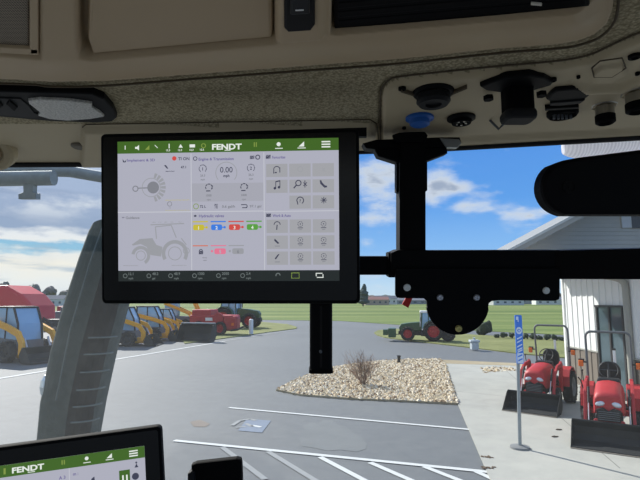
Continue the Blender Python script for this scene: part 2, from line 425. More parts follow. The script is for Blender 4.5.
def compact_tractor(label, loc, rz):
    t = thing('compact_tractor', label, 'tractor', loc, rz, 'red compact tractors on the concrete pad')
    # bucket
    g = MB(); W = 1.36
    path = [(-1.62, .02), (-1.3, .02), (-1.12, .05), (-1.03, .15), (-1.02, .29), (-1.10, .40)]
    side(g, thick(path, .02), -W/2, W)
    for x in (-W/2, W/2-.012): side(g, [(-1.62, .01), (-1.2, .0), (-1.05, .08), (-1.0, .2), (-1.01, .31), (-1.10, .42), (-1.2, .40), (-1.5, .13)], x, .012)
    side(g, [(-1.66, .005), (-1.52, .005), (-1.52, .028), (-1.66, .012)], -W/2, W, 1)
    g.box((0, -1.09, .405), (W, .05, .025), 0)
    b = g.build('bucket', [rust, tan], t, world=False)
    k = MB()
    for x in (-.38, .38): side(k, [(-1.02, .1), (-.9, .18), (-.9, .34), (-1.02, .4)], x-.03, .06)
    k.box((0, -.98, .3), (.8, .05, .05)); k.build('bucket_bracket', dark, b, world=False)
    # chassis
    g = MB(); g.box((0, -.35, .42), (.3, 1.2, .22), 0, .02); g.box((0, .45, .45), (.45, .7, .35), 0, .04); g.cyl((-.4, -.6, .27), (.4, -.6, .27), .05, n=10); g.cyl((-.45, .6, .38), (.45, .6, .38), .07, n=10)
    g.box((0, -.92, .4), (.5, .1, .2), 0, .02)
    g.build('chassis', dark, t, world=False)
    # hood: lofted sections
    g = MB(); secs = []
    for y, w2, zt, zb in ((-1.01, .245, .85, .60), (-.99, .265, .89, .55), (-.93, .275, .93, .5), (-.5, .285, .99, .5), (-.1, .29, 1.03, .52)):
        s_ = []
        for (u, v) in ((-1, 0), (-1, .55), (-.93, .8), (-.75, .95), (-.4, 1), (0, 1.02), (.4, 1), (.75, .95), (.93, .8), (1, .55), (1, 0)): s_.append((u*w2, y, zb+(zt-zb)*v))
        secs.append(s_)
    V = [p for s_ in secs for p in s_]; n = 11
    g.add(V, [[k*n+i, k*n+i+1, (k+1)*n+i+1, (k+1)*n+i] for k in range(4) for i in range(n-1)], 0, True); g.add(secs[0], [list(range(n))], 0); g.add(secs[-1], [list(range(n))[::-1]], 0)
    h = g.build('hood', red, t, world=False)
    g = MB()
    g.prism([(-.21, .42), (.21, .42), (.22, .62), (.10, .66), (0, .60), (-.10, .66), (-.22, .62)], .06, Matrix.Translation((0, -1.0, 0)) @ Matrix.Rotation(math.pi/2, 4, 'X'), 0, .01)
    for i in range(5): g.box((0, -1.065, .45+.035*i), (.38, .012, .01), 1)
    g.build('grille', [black_pl, grey_m], t, world=False)
    g = MB(); g.prism(rrect(.56, .09, .03), .05, Matrix.Translation((0, -1.0, .40)) @ Matrix.Rotation(math.pi/2, 4, 'X'), 0, .01); g.build('bumper', red, t, world=False)
    for s_ in (-1, 1):
        g = MB(); g.ball((s_*.15, -1.0, .72), (.095, .04, .05), rot=(0, s_*.2, 0)); g.build('headlight', lampglass, h, world=False)
    # dash, wheel, seat
    g = MB(); g.box((0, .03, .95), (.46, .28, .24), 0, .05); g.cyl((0, .1, 1.0), (0, .22, 1.2), .03); g.build('dashboard', black_pl, t, world=False)
    g = MB(); M = Matrix.Translation((0, .24, 1.2)) @ Matrix.Rotation(.9, 4, 'X')
    g.M = M; g.tube([(.19*math.cos(a*math.pi/12), .19*math.sin(a*math.pi/12), 0) for a in range(24)], .014, 6, closed=True); g.box((0, 0, 0), (.36, .03, .012)); g.box((0, .09, 0), (.03, .18, .012)); g.build('steering_wheel', black_pl, t, world=False)
    g = MB(); g.box((0, .62, .82), (.46, .42, .12), 0, .05); g.M = Matrix.Translation((0, .8, 1.08)) @ Matrix.Rotation(math.pi/2+.12, 4, 'X'); g.prism(rrect(.46, .5, .18), .1, None, 0, .03); g.build('seat', black_pl, t, world=False)
    # platform & fenders
    g = MB(); g.box((0, .25, .5), (.9, .5, .03)); g.build('step_platform', black_pl, t, world=False)
    for s_ in (-1, 1):
        g = MB(); side(g, thick([(.16, .45), (.2, .68), (.34, .84), (.56, .9), (.8, .86), (.98, .7)], .03), s_*.46-.14, .28, 0, .008); side(g, [(.18, .45), (.22, .68), (.36, .83), (.56, .89), (.8, .85), (.96, .7), (.9, .45)], s_*.33-.012, .024); g.build('fender', red, t, world=False)
        wheel(t, (s_*.50, .6, .40), .40, .27, greyrim, 24, 14)
        wheel(t, (s_*.44, -.6, .26), .26, .18, greyrim, 20, 12)
        # loader tower, arm, cylinders
        g = MB(); side(g, [(-.12, .35), (.06, .35), (.12, 1.0), (.04, 1.08), (-.06, 1.02)], s_*.43-.035, .07, 0, .008); g.box((s_*.32, -.03, .42), (.2, .1, .1)); g.build('loader_tower', red, t, world=False)
        g = MB(); side(g, thick([(.08, 1.0), (-.35, .98), (-.62, .85), (-.78, .55), (-.93, .25)], .095), s_*.43-.03+s_*.01, .06, 0, .008); g.build('loader_arm', red, t, world=False)
        g = MB(); g.cyl((s_*.37, -.0, .55), (s_*.37, -.35, .72), .028, n=10); g.cyl((s_*.37, -.35, .72), (s_*.42, -.6, .84), .016, n=8, m=1); g.cyl((s_*.37, -.62, .95), (s_*.37, -.8, .68), .026, n=10); g.cyl((s_*.37, -.8, .68), (s_*.37, -.98, .40), .016, n=8, m=1); g.build('hydraulic_cylinder', [dark, steel], t, world=False)
        # amber light
        g = MB(); g.box((s_*.60, .80, 1.25), (.11, .07, .13), 0, .02); g.box((s_*.53, .80, 1.28), (.12, .03, .03), 1); g.box((s_*.59, .83, 1.32), (.13, .06, .05), 1, .01); g.build('amber_light', [orange, black_pl], t, world=False)
    # ROPS
    g = MB(); pts = [(-.47, .95, .55), (-.47, .92, 1.1), (-.47, .86, 1.75)]
    for i in range(7):
        a = math.pi-i*math.pi/12; pts.append((-.35+.12*math.cos(a), .85, 1.82+.12*math.sin(a)))
    for i in range(7):
        a = math.pi/2-i*math.pi/12; pts.append((.35+.12*math.cos(a), .85, 1.82+.12*math.sin(a)))
    pts += [(.47, .86, 1.75), (.47, .92, 1.1), (.47, .95, .55)]
    g.tube(pts, .027, 8); g.build('roll_bar', grey_m, t, world=False)
    g = MB(); g.box((.12, .78, 1.42), (.06, .05, .3), 0, .01); g.box((.12, .78, 1.58), (.08, .06, .04), 1, .01); g.cyl((.12, .8, .9), (.12, .79, 1.3), .012, n=6, m=1); g.build('manual_tube', [white_pl, black_pl], t, world=False)
    g = MB(); g.tube([(-.5, -.1, .8), (-.55, -.12, 1.0), (-.6, -.2, 1.08)], .015, 6); g.cyl((-.5, .05, .95), (-.52, .0, 1.18), .01, n=6); g.ball((-.52, 0, 1.19), .025); g.build('loader_lever', black_pl, t, world=False)
    return t
def nose_at(px, py, off, rz, z=0):      # place a machine so that its local point off stands on this spot
    p = G(px, py, z); o = Matrix.Rotation(rz, 3, 'Z') @ Vector((off[0], off[1], 0)); return (p.x-o.x, p.y-o.y, z)
rz = math.radians(-32)
ct1 = compact_tractor('red compact tractor with black front bucket, nearest, at the right edge of the frame', nose_at(610, 453.5, (0, -1.46), rz, .025), rz)
rz = math.radians(-39)
ct2 = compact_tractor('red compact tractor with black front bucket, just behind the blue sign post', nose_at(528.5, 414, (0, -1.46), rz, .025), rz)
ct1.scale = ct2.scale = (.86, .9, .96)

# big tractor, nose towards -x in local
def big_tractor(label, loc, rz, group=None, sc=1.0, front='linkage'):
    t = thing('farm_tractor', label, 'tractor', loc, rz, group); t.scale = (sc, sc, sc)
    for s_ in (-1, 1):
        wheel(t, (.95, s_*.95, .95), .95, .55, redrim, 28, 18, 'y')
        wheel(t, (-1.55, s_*.9, .7), .7, .45, redrim, 24, 16, 'y')
    XZ = Matrix(((1, 0, 0, 0), (0, 0, -1, 0), (0, 1, 0, 0), (0, 0, 0, 1)))
    def sd_(g, poly, y0, wd, m=0, bev=0): g.prism(poly, wd, Matrix.Translation((0, y0+wd, 0)) @ XZ, m, bev)
    g = MB(); sd_(g, [(-2.35, .95), (-2.4, 1.35), (-2.2, 1.62), (-1.2, 1.78), (-.15, 1.85), (-.15, .95)], -.42, .84, 0, .08); g.build('hood', vgreen, t, world=False)
    g = MB(); g.box((-.6, 0, .75), (3.4, .55, .5), 0, .05); g.box((-2.3, 0, .75), (.35, .8, .35), 0, .04); g.box((.1, -.75, .7), (.7, .35, .45), 0, .06); g.box((.1, .75, .7), (.7, .35, .45), 0, .06); g.cyl((.95, -.9, .95), (.95, .9, .95), .15); g.cyl((-1.55, -.9, .7), (-1.55, .9, .7), .12); g.build('chassis', dark, t, world=False)
    g = MB(); sd_(g, [(-.2, 1.2), (-.1, 2.75), (1.1, 2.75), (1.35, 2.0), (1.25, 1.4), (.5, 1.2)], -.72, 1.44, 0, .05)
    cabo = g.build('cab_glazing', cabglass, t, world=False)
    for y in (-.73, .73):
        for a, b in (((-.2, 1.2), (-.1, 2.75)), ((.55, 1.2), (.5, 2.75)), ((1.32, 1.9), (1.1, 2.75))):
            g = MB(); g.cyl((a[0], y, a[1]), (b[0], y, b[1]), .05, n=8); g.build('cab_pillar', vgreen, t, world=False)
    g = MB(); g.box((.5, 0, 2.85), (1.6, 1.6, .22), 0, .08, seg=3); g.build('cab_roof', white_pl if front != 'none' else vgreen, t, world=False)
    for s_ in (-1, 1):
        g = MB(); sd_(g, thick([(.0, 1.3), (.15, 1.7), (.55, 1.98), (1.1, 2.0), (1.6, 1.75), (1.85, 1.4)], .07), s_*.95-.3, .6, 0, .02); g.build('fender', vgreen, t, world=False)
        g = MB(); g.box((-.25, s_*1.05, 2.1), (.06, .25, .4), 0, .02); g.cyl((-.15, s_*.7, 2.3), (-.25, s_*1.05, 2.3), .02); g.build('mirror', black_pl, t, world=False)
    g = MB(); g.cyl((-.3, -.6, 1.4), (-.25, -.6, 2.8), .06); g.build('exhaust_pipe', steel, t, world=False)
    if front == 'linkage':
        g = MB(); g.box((-3.1, 0, .75), (.75, 1.7, .9), 0, .06); g.box((-3.75, -.3, .8), (.5, .9, .55), 0, .05); g.cyl((-2.4, -.3, .6), (-3, -.3, .6), .05); g.build('front_implement', vgreen, t, world=False)
        wheel(t, (2.35, -.95, .72), .72, .5, dark, 22, 14, 'y')
        g = MB(); g.box((2.2, 0, .8), (1.1, 1.2, .3), 0, .04); g.build('rear_frame', dark, t, world=False)
    else:
        g = MB(); g.box((2.6, 0, 1.2), (.8, 1.6, 1.1), 0, .1); g.cyl((3.0, -.6, 1.7), (4.1, -.6, 1.25), .1); g.box((3.4, 0, 1.0), (1.2, .5, .5), 0, .08); g.build('rear_implement', vgreen, t, world=False)
    return t
p = G(434, 342.4); big_tractor('dark green farm tractor with red wheels on the grass verge, seen below the bracket lobe', (p.x-.45, p.y+.9, .05), math.radians(-10), None, .62, 'linkage')
p = G(222, 330.5); big_tractor('dark green farm tractor with red wheels at the far end of the parked row', (p.x+.6, p.y+3.4, .05), math.radians(172), None, .95, 'none')

# skid steer loaders, nose towards +x
def skid_steer(label, loc, rz, sc=1):
    t = thing('skid_steer_loader', label, 'loader', loc, rz, 'yellow loaders in the left hand row'); t.scale = (sc,)*3
    XZ = Matrix(((1, 0, 0, 0), (0, 0, -1, 0), (0, 1, 0, 0), (0, 0, 0, 1)))
    def sd_(g, poly, y0, wd, m=0, bev=0): g.prism(poly, wd, Matrix.Translation((0, y0+wd, 0)) @ XZ, m, bev)
    for s_ in (-1, 1):
        wheel(t, (.55, s_*.72, .42), .42, .3, dark, 20, 14, 'y'); wheel(t, (-.5, s_*.72, .42), .42, .3, dark, 20, 14, 'y')
    g = MB(); sd_(g, [(-1.3, .45), (-1.35, 1.3), (-1.1, 1.5), (-.6, 1.5), (-.6, .95), (.9, .85), (1.0, .3), (-1.1, .25)], -.55, 1.1, 0, .04); g.build('body', grey_m, t, world=False); g = MB(); g.box((1.0, 0, .32), (.7, 1.0, .3), 0, .03); g.build('quick_coupler', yellow, t, world=False)
    g = MB(); sd_(g, [(-.7, 1.0), (-.6, 2.1), (.45, 2.12), (.75, 1.5), (.85, .85), (-.6, .85)], -.5, 1.0, 0, .04); g.build('cab_glazing', cabglass, t, world=False)
    g = MB(); g.box((-.1, 0, 2.14), (1.2, 1.05, .08), 0, .03)
    for y in (-.51, .51):
        g.cyl((-.62, y, .9), (-.6, y, 2.12), .045, n=8); g.tube([(.86, y, .85), (.77, y, 1.5), (.47, y, 2.12)], .045, 8); g.cyl((.05, y, .9), (.05, y, 2.12), .03, n=8)
    g.build('cab_frame', black_pl, t, world=False)
    for s_ in (-1, 1):
        g = MB(); sd_(g, thick([(-1.15, 1.62), (-.4, 1.58), (.5, 1.35), (1.15, 1.12), (1.38, .78), (1.4, .3)], .24), s_*.72-.07, .14, 0, .02); g.box((-1.15, s_*.72, 1.25), (.25, .16, .8), 0, .03); g.build('lift_arm', yellow, t, world=False)
        g = MB(); g.cyl((1.2, s_*.5, .95), (1.45, s_*.5, .45), .04); g.build('tilt_cylinder', steel, t, world=False)
    g = MB(); sd_(g, thick([(2.15, .04), (1.75, .04), (1.5, .12), (1.45, .35), (1.6, .62)], .03), -.85, 1.7)
    for y in (-.85, .82): sd_(g, [(2.15, .03), (1.6, .02), (1.45, .2), (1.6, .62), (1.75, .55)], y, .03)
    g.build('bucket', rust, t, world=False)
    return t
rz = math.radians(4)
skid_steer('yellow skid steer loader nearest of the row just right of the exhaust stack', nose_at(145, 346.5, (1.5, -.72), rz), rz)
skid_steer('yellow skid steer loader second along the row from the exhaust stack', nose_at(169, 341.2, (1.5, -.72), rz), rz)
skid_steer('yellow skid steer loader third along the row, before the raised V-shaped arms', nose_at(183, 337.6, (1.5, -.72), rz), rz, .9)
rz = math.radians(-24)
skid_steer('yellow skid steer with blue tinted cab and wide dark bucket at the left edge', nose_at(22, 364, (1.5, -.72), rz), rz, 1.05)

# wheel loader with raised yellow arms
p = G(192, 336.5)
t = thing('wheel_loader', 'yellow loader with raised V-shaped arms in front of the red hay machine', 'loader', (p.x-2.1, p.y+3.9, 0), math.radians(4))
for s_ in (-1, 1):
    wheel(t, (-.9, s_*.8, .55), .55, .35, yellow, 20, 14, 'y'); wheel(t, (.7, s_*.8, .55), .55, .35, yellow, 20, 14, 'y')
    g = MB(); g.M = Matrix.Translation((0, s_*.5, 0)) @ Matrix(((1, 0, 0, 0), (0, 0, -1, 0), (0, 1, 0, 0), (0, 0, 0, 1)))
    g.prism(thick([(-1.0, 2.3), (-.2, 2.0), (.9, 1.5), (1.4, .8), (1.5, .35)], .22), .12, None, 0, .02); g.prism(thick([(1.2, 2.45), (1.5, 1.8), (1.4, .8)], .2), .1, None, 0, .02); g.build('lift_arm', yellow, t, world=False)
g = MB(); g.box((-.3, 0, .9), (2.6, 1.0, .8), 0, .08); g.build('body', grey_m, t, world=False)
g = MB(); g.box((-.5, 0, 1.9), (1.0, .95, 1.2), 0, .06); g.build('cab_glazing', cabglass, t, world=False)
g = MB(); g.box((-.5, 0, 2.55), (1.2, 1.1, .1), 0, .03); g.build('cab_roof', black_pl, t, world=False)

# red hay machine with black bucket in front
p = G(211, 336)
t = thing('hay_machine', 'red hay machine with rounded shields parked beside the yellow loader', 'farm machine', (p.x-.1, p.y+1.7, 0), math.radians(-12))
g = MB(); g.box((0, 0, 1.1), (3.4, 1.6, .7), 0, .1); g.box((-.8, 0, 1.6), (1.5, 1.5, .5), 0, .1); g.box((1.5, -.4, .85), (1.1, .9, 1.1), 0, .2, seg=4); g.cyl((.6, -.9, 1.2), (.6, -.7, 1.2), .42); g.build('shield', red, t, world=False)
g = MB(); g.box((0, 0, .55), (3.2, 1.2, .3), 0, .04); g.tube([(1.6, -.8, .35), (2.2, -.9, .45), (2.35, -.3, .6)], .07); g.build('frame', dark, t, world=False)
g = MB(); g.box((.1, -.82, 1.15), (1.0, .02, .22), 0, 0); g.box((1.75, -.86, .8), (.2, .02, .2), 1); g.build('side_panel', [white_pl, orange], t, world=False)
wheel(t, (-.9, -.85, .5), .5, .35, redrim, 20, 14, 'y'); wheel(t, (.8, -.85, .5), .5, .35, redrim, 20, 14, 'y')
wheel(t, (-.9, .85, .5), .5, .35, redrim, 20, 14, 'y')
p = G(188, 341.5)
g = MB(Matrix.Translation((p.x+.5, p.y-.1, 0)) @ Matrix.Rotation(math.radians(-18), 4, 'Z'))
g.M = g.M @ Matrix.Rotation(0, 4, 'Z')
side(g, thick([(-.55, .03), (-.1, .03), (.2, .15), (.35, .5), (.3, .95), (.12, 1.12)], .04), -1.1, 2.35)
for x in (-1.1, 1.22): side(g, [(-.55, .02), (.1, .02), (.35, .4), (.3, .95), (.12, 1.15), (-.1, 1.0)], x, .03)
side(g, [(.05, 1.1), (.2, 1.1), (.2, 1.16), (.05, 1.16)], -1.1, 2.35, 1)
tag(g.build('loader_bucket', [rust, mat('pale_edge', (170, 176, 180), .6)]), 'large black loader bucket standing open in front of the red machine', 'bucket')

# red baler far left
p = atY(16, 300, 31); p.z = 0
t = tb = thing('round_baler', 'big red round baler with smooth sloping hood at the far left', 'baler', (p.x, p.y, 0), math.radians(-12))
g = MB(); XZ = Matrix(((1, 0, 0, 0), (0, 0, -1, 0), (0, 1, 0, 0), (0, 0, 0, 1)))
g.prism([(-2.6, 1.1), (-2.5, 2.3), (-1.6, 2.95), (.2, 2.95), (1.5, 2.5), (2.4, 1.9), (2.5, 1.2), (1.2, 1.0)], 2.4, Matrix.Translation((0, 1.2, 0)) @ XZ, 0, .18, 3); g.build('hood', mat('baler_red', (206, 36, 50), .4, coat=.2, var=.1), t, world=False); tb.scale = (.86, .86, 1.17)
g = MB(); g.box((0, 0, .85), (4.2, 2.0, .5), 0, .1); g.tube([(2.2, 0, 1.3), (3.2, -.2, 1.0), (3.6, -.2, .3)], .08); g.build('frame', dark, t, world=False)
wheel(t, (-.4, -1.2, .6), .6, .4, redrim, 20, 14, 'y'); wheel(t, (-.4, 1.2, .6), .6, .4, redrim, 20, 14, 'y')
p = atY(-30, 300, 40)
g = MB(); g.box((p.x, p.y, 1.0), (5, 2.4, 2.0), 0, .3, seg=3)
tag(g.build('forage_wagon', mat('baler_red', (0, 0, 0))), 'red wagon body partly out of frame beyond the baler', 'farm machine')
# dark crop behind: rows of small machines
for i, (px, py, wd, hh, col, lab) in enumerate(((50, 329, 1.6, 1.9, 'machine_grey', 'grey implement parked between the red baler and the exhaust stack'), (62, 320, 3, 2.2, 'tractor_red', 'small red implement beside the far trees on the left'), (36, 333, 2.6, 1.0, 'dark_steel', 'low dark implement below the red baler'))):
    p = G(px, py); t = thing('parked_implement', lab, 'farm machine', (p.x, p.y+2, 0))
    g = MB(); g.box((0, 0, hh*.55), (wd, 1.4, hh*.5), 0, .15, seg=3); g.box((wd*.2, 0, hh*.85), (wd*.4, 1.1, hh*.3), 0, .1); g.build('body', MATS[col], t, world=False)
    g = MB(); g.tube([(-wd/2, -.5, hh*.4), (-wd*.7, -.5, .2)], .06); g.tube([(wd*.3, 0, hh*.9), (wd*.35, 0, hh*1.4)], .05); g.build('boom', dark, t, world=False)
    wheel(t, (-wd*.3, -.75, .3), .3, .2, greyrim, 16, 10, 'y'); wheel(t, (wd*.3, -.75, .3), .3, .2, greyrim, 16, 10, 'y')

# ---------------------------------------------------------------- sign post and small things
b0 = G(520, 448, .025); zt = atY(517, 315, b0.y).z; zb = atY(517, 363.5, b0.y).z
t = thing('sign_post', 'grey steel post with narrow blue and white upright sign standing on the concrete', 'sign', b0)
top = atY(517, 315, b0.y); ox = top.x-b0.x
g = MB(); g.cyl((0, 0, 0), (ox, 0, zt-b0.z-.03), .03, n=14); g.build('post', mat('galvanised', (150, 158, 162), .45, .5), t, world=False)
g = MB(); g.lathe([(0, .05), (.05, .05), (.16, .03), (.17, 0)], None, 24); g.build('base_flange', mat('flange', (120, 122, 122), .7), t, world=False)
hh = zt-zb; sw = .125
g = MB(); g.prism(rrect(sw, hh, .02), .02, Matrix.Translation((ox, -.034, zb-b0.z+hh/2)) @ Matrix.Rotation(math.pi/2, 4, 'X') , 0, .003)
# marks
M = Matrix.Translation((ox, -.0555, zb-b0.z)) @ Matrix.Rotation(math.pi/2, 4, 'X')
def q(x0, y0, x1, y1, m): g.add([(x0, y0, 0), (x1, y0, 0), (x1, y1, 0), (x0, y1, 0)], [[0, 1, 2, 3]], m, False, M)
q(-sw*.42, 0.01, sw*.42, hh*.22, 1)
q(-sw*.12, hh*.86, sw*.0, hh*.97, 1); q(-sw*.35, hh*.90, -sw*.12, hh*.97, 1)
for a in range(16):
    a0, a1 = a*math.pi/8, (a+1)*math.pi/8; c0 = hh*.68; r0, r1 = .03, .052
    g.add([(r0*math.cos(a0), c0+r0*math.sin(a0), 0), (r1*math.cos(a0), c0+r1*math.sin(a0)*1.2, 0), (r1*math.cos(a1), c0+r1*math.sin(a1)*1.2, 0), (r0*math.cos(a1), c0+r0*math.sin(a1), 0)], [[0, 1, 2, 3]], 1, False, M)
q(-.012, hh*.66, .014, hh*.70, 1)
for k, yy in enumerate((.52, .45, .36, .29, .25)): g.add([(-sw*.35, hh*yy, 0), (sw*.35, hh*(yy+.05), 0), (sw*.35, hh*(yy+.025), 0), (-sw*.35, hh*(yy-.03), 0)], [[0, 3, 2, 1]], 1, False, M)
M = M @ Matrix.Translation((0, 0, .001))
for yy in (.05, .13): g.add([(-sw*.3, hh*yy, 0), (sw*.3, hh*(yy+.04), 0), (sw*.3, hh*(yy+.07), 0), (-sw*.3, hh*(yy+.03), 0)], [[0, 1, 2, 3]], 0, False, M)
g.build('sign_panel', [mat('sign_blue', (50, 122, 222), .4, var=.04), mat('sign_white', (215, 228, 244), .4, var=.03)], t, world=False)

p = G(251, 334, .05); g = MB(); g.cyl(p, p+Vector((0, 0, 1.0)), .16, n=12); g.ball(p+Vector((0, 0, 1.0)), (.16, .16, .1))
tag(g.build('bollard', white_pl), 'white bollard beside the far green tractor', 'bollard')
p = G(474.5, 349.5, .05); g = MB(); g.box(p+Vector((0, 0, .18)), (.36, .36, .36), 0, .03); g.box(p+Vector((0, 0, .42)), (.48, .42, .12), 0, .03); g.cyl(p, p+Vector((0, 0, .6)), .06)
tag(g.build('utility_box', mat('utility_grey', (176, 186, 192), .6)), 'pale grey utility box on the grass verge beside the road', 'utility box')
p = G(399, 363, .05); g = MB(); g.box(p+Vector((0, 0, .13)), (.12, .12, .26), 0, .02); g.box(p+Vector((0, 0, .28)), (.15, .15, .04), 0, .01)
tag(g.build('marker_post', black_pl), 'short black marker post at the back of the gravel bed', 'post')
for i, (px, py) in enumerate(((488, 457), (489, 468))):
    p = G(px, py, .025); g = MB()
    for k in range(14): g.ball((p.x+random.uniform(-.1, .1), p.y+random.uniform(-.05, .05), .03), (.03, .02, .008), 0, 1, rot=(0, 0, random.uniform(0, 3)), jit=.2)
    tag(g.build('leaf_litter', mat('dead_leaf', (92, 76, 60), .9)), ('small pile of brown leaves at the pad edge, farther of two', 'small pile of brown leaves at the pad edge, nearer of two')[i], 'leaves', kind='stuff')
p = G(512, 433, .025)
for i, (px, py) in enumerate(((558, 430), (554.5, 437))):
    p = G(px, py, .025); g = MB(); g.ball(p+Vector((0, 0, .012)), (.06, .03, .014), 0, 1, jit=.2); g.ball(p+Vector((.06, .02, .008)), (.03, .02, .01), 0, 1, jit=.2)
    tag(g.build('dirt_clod', mat('clod', (92, 84, 72), .95)), ('flat dark clod of dirt on the concrete right of the sign post', 'round dark clod of dirt nearer than the flat one right of the sign post')[i], 'dirt')

# hedge shrubs along the side road
leafd = mat('dark_foliage', (46, 60, 44), .9, var=.35, scale=6)
def shrub(p, w_, h_, label, group=None, mt=leafd, name='shrub'):
    g = MB()
    for k in range(9): g.ball((p.x+random.uniform(-.26, .26)*w_, p.y+random.uniform(-.2, .2)*w_, p.z+h_*random.uniform(.3, .62)), (w_*random.uniform(.17, .23), w_*random.uniform(.2, .25), h_*random.uniform(.25, .38)), 0, 2, jit=.16)
    return tag(g.build(name, mt), label, 'shrub', group)
for k in range(11):
    shrub(G(497+k*7.2, 337.8+k*.33, .04), .62 if k % 2 else .45, .42 if k % 3 else .3, 'low dark clipped shrub in the row edging the side road', 'hedge shrubs along the side road')
shrub(G(485, 336.5, -.1), 1.3, 1.2, 'largest dark shrub beside the side road, right of the bracket lobe')

# ---------------------------------------------------------------- far town
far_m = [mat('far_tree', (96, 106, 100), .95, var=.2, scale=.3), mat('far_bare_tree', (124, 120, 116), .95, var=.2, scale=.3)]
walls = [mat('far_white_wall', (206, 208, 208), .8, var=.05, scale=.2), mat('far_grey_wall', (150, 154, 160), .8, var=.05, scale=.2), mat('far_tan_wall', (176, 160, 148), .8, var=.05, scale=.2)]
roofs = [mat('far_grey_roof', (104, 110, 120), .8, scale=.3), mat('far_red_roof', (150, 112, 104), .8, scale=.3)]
def far_tree(px, D, w_, h_, mi, k):
    p = atY(px, 300, D); p.z = 0; g = MB(); g.cyl(p, p+Vector((0, 0, h_*.5)), w_*.05, n=6)
    for j in range(7): g.ball((p.x+random.uniform(-.3, .3)*w_, p.y+random.uniform(-.3, .3)*w_, h_*random.uniform(.4, .8)), (w_*random.uniform(.2, .32), w_*.3, h_*random.uniform(.15, .28)), 0, 2, jit=.2)
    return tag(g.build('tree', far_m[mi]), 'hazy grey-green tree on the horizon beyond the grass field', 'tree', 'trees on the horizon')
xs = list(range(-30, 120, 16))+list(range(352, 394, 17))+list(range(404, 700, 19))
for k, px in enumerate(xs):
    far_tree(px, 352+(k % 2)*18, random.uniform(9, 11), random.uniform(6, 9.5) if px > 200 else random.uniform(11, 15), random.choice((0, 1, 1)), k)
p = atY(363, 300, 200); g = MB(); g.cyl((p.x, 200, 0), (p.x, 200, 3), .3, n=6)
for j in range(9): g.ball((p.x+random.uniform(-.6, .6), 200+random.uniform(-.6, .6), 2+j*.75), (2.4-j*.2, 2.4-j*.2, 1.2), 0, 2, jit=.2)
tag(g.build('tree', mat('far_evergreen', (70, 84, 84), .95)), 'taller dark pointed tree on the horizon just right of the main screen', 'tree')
hb = [(376, 250, 12, 4.2, 2, 1), (386, 285, 12, 5, 0, 0), (408, 300, 20, 3.6, 1, 0), (442, 300, 18, 4, 0, 0), (503, 250, 18, 4.2, 0, 0), (527, 310, 20, 6, 1, 0), (549, 270, 16, 4.2, 0, 0), (478, 310, 20, 4, 1, 0), (20, 240, 18, 4, 0, 0), (52, 200, 10, 4.4, 0, 0), (84, 230, 16, 3.6, 1, 0)]
for i, (px, D, wd, hh_, wi, ri) in enumerate(hb):
    p = atY(px, 300, D); t = thing('distant_building', 'small pale building in the hazy town line beyond the field', 'building', (p.x, D, 0), random.uniform(-.3, .3), 'distant town buildings')
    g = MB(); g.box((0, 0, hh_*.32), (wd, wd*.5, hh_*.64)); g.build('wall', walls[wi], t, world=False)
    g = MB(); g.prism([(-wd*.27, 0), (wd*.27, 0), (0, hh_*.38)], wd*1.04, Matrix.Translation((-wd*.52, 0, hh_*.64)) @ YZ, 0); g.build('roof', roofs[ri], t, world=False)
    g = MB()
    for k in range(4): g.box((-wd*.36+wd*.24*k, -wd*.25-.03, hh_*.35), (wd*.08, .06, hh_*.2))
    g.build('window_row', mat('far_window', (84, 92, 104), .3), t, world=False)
for i, (px, D) in enumerate(((32, 120), (96, 150))):
    p = atY(px, 300, D); g = MB(); g.cyl((p.x, D, 0), (p.x, D, 6.5), .1, n=8); g.box((p.x, D, 6.1), (2.0, .1, .1)); g.box((p.x, D, 5.5), (1.5, .1, .1))
    tag(g.build('utility_pole', mat('pole_wood', (140, 138, 134), .9)), ('wooden utility pole above the red baler at the far left', 'wooden utility pole behind the exhaust stack')[i], 'pole')

# ---------------------------------------------------------------- building at right
WX = 7.8; Y0, Y1, ZT = 4.0, 15.75, 3.62
wallm = mat('white_siding', (228, 230, 228), .55, var=.03); wains = mat('brown_siding', (118, 109, 99), .6, var=.05); soff = mat('soffit_grey', (104, 104, 98), .8, var=.06, scale=5)
trimm = mat('grey_trim', (160, 160, 152), .5, var=.05); glassd = mat('door_glass', (84, 104, 112), .08, .4, var=.25, scale=2)
t = thing('metal_building', 'white ribbed metal building with brown lower band and gabled roof at the right', 'building', (WX+3, (Y0+Y1)/2, 0))
g = MB(); D0, D1 = 12.62, 13.86
g.box((WX+2.5, (Y0+Y1)/2, ZT/2), (5-.04, Y1-Y0-.04, ZT), 0)
def ribs(z0, z1, m, zones):
    y = Y0
    while y < Y1-.01:
        if any(a <= y <= b for a, b in zones):
            g.prism([(0, -.06), (-.04, -.03), (-.04, .03), (0, .06)], z1-z0, Matrix.Translation((WX, y, z0)), m)
        y += .305
def sheet(z0, z1, ya, yb, m): g.box((WX-.004, (ya+yb)/2, (z0+z1)/2), (.032, yb-ya, z1-z0), m)
sheet(1.12, ZT, Y0, D0, 0); sheet(2.4, ZT, D0, D1, 0); sheet(1.12, ZT, D1, Y1, 0)
ribs(1.12, ZT, 0, [(Y0, D0), (D1, Y1)]); ribs(2.42, ZT, 0, [(D0, D1)])
g.box((WX-.02, Y1, ZT/2), (.09, .1, ZT), 0)
g.build('wall', wallm, t)
g = MB(); sheet(.03, 1.1, Y0, D0, 0); sheet(.03, 1.1, D1, Y1, 0); ribs(.03, 1.1, 0, [(Y0, D0), (D1, Y1)]); g.box((WX-.03, (Y0+D0)/2, 1.11), (.06, D0-Y0, .04), 1); g.box((WX-.03, (Y1+D1)/2, 1.11), (.06, Y1-D1, .04), 1)
g.build('wainscot', [wains, trimm], t)
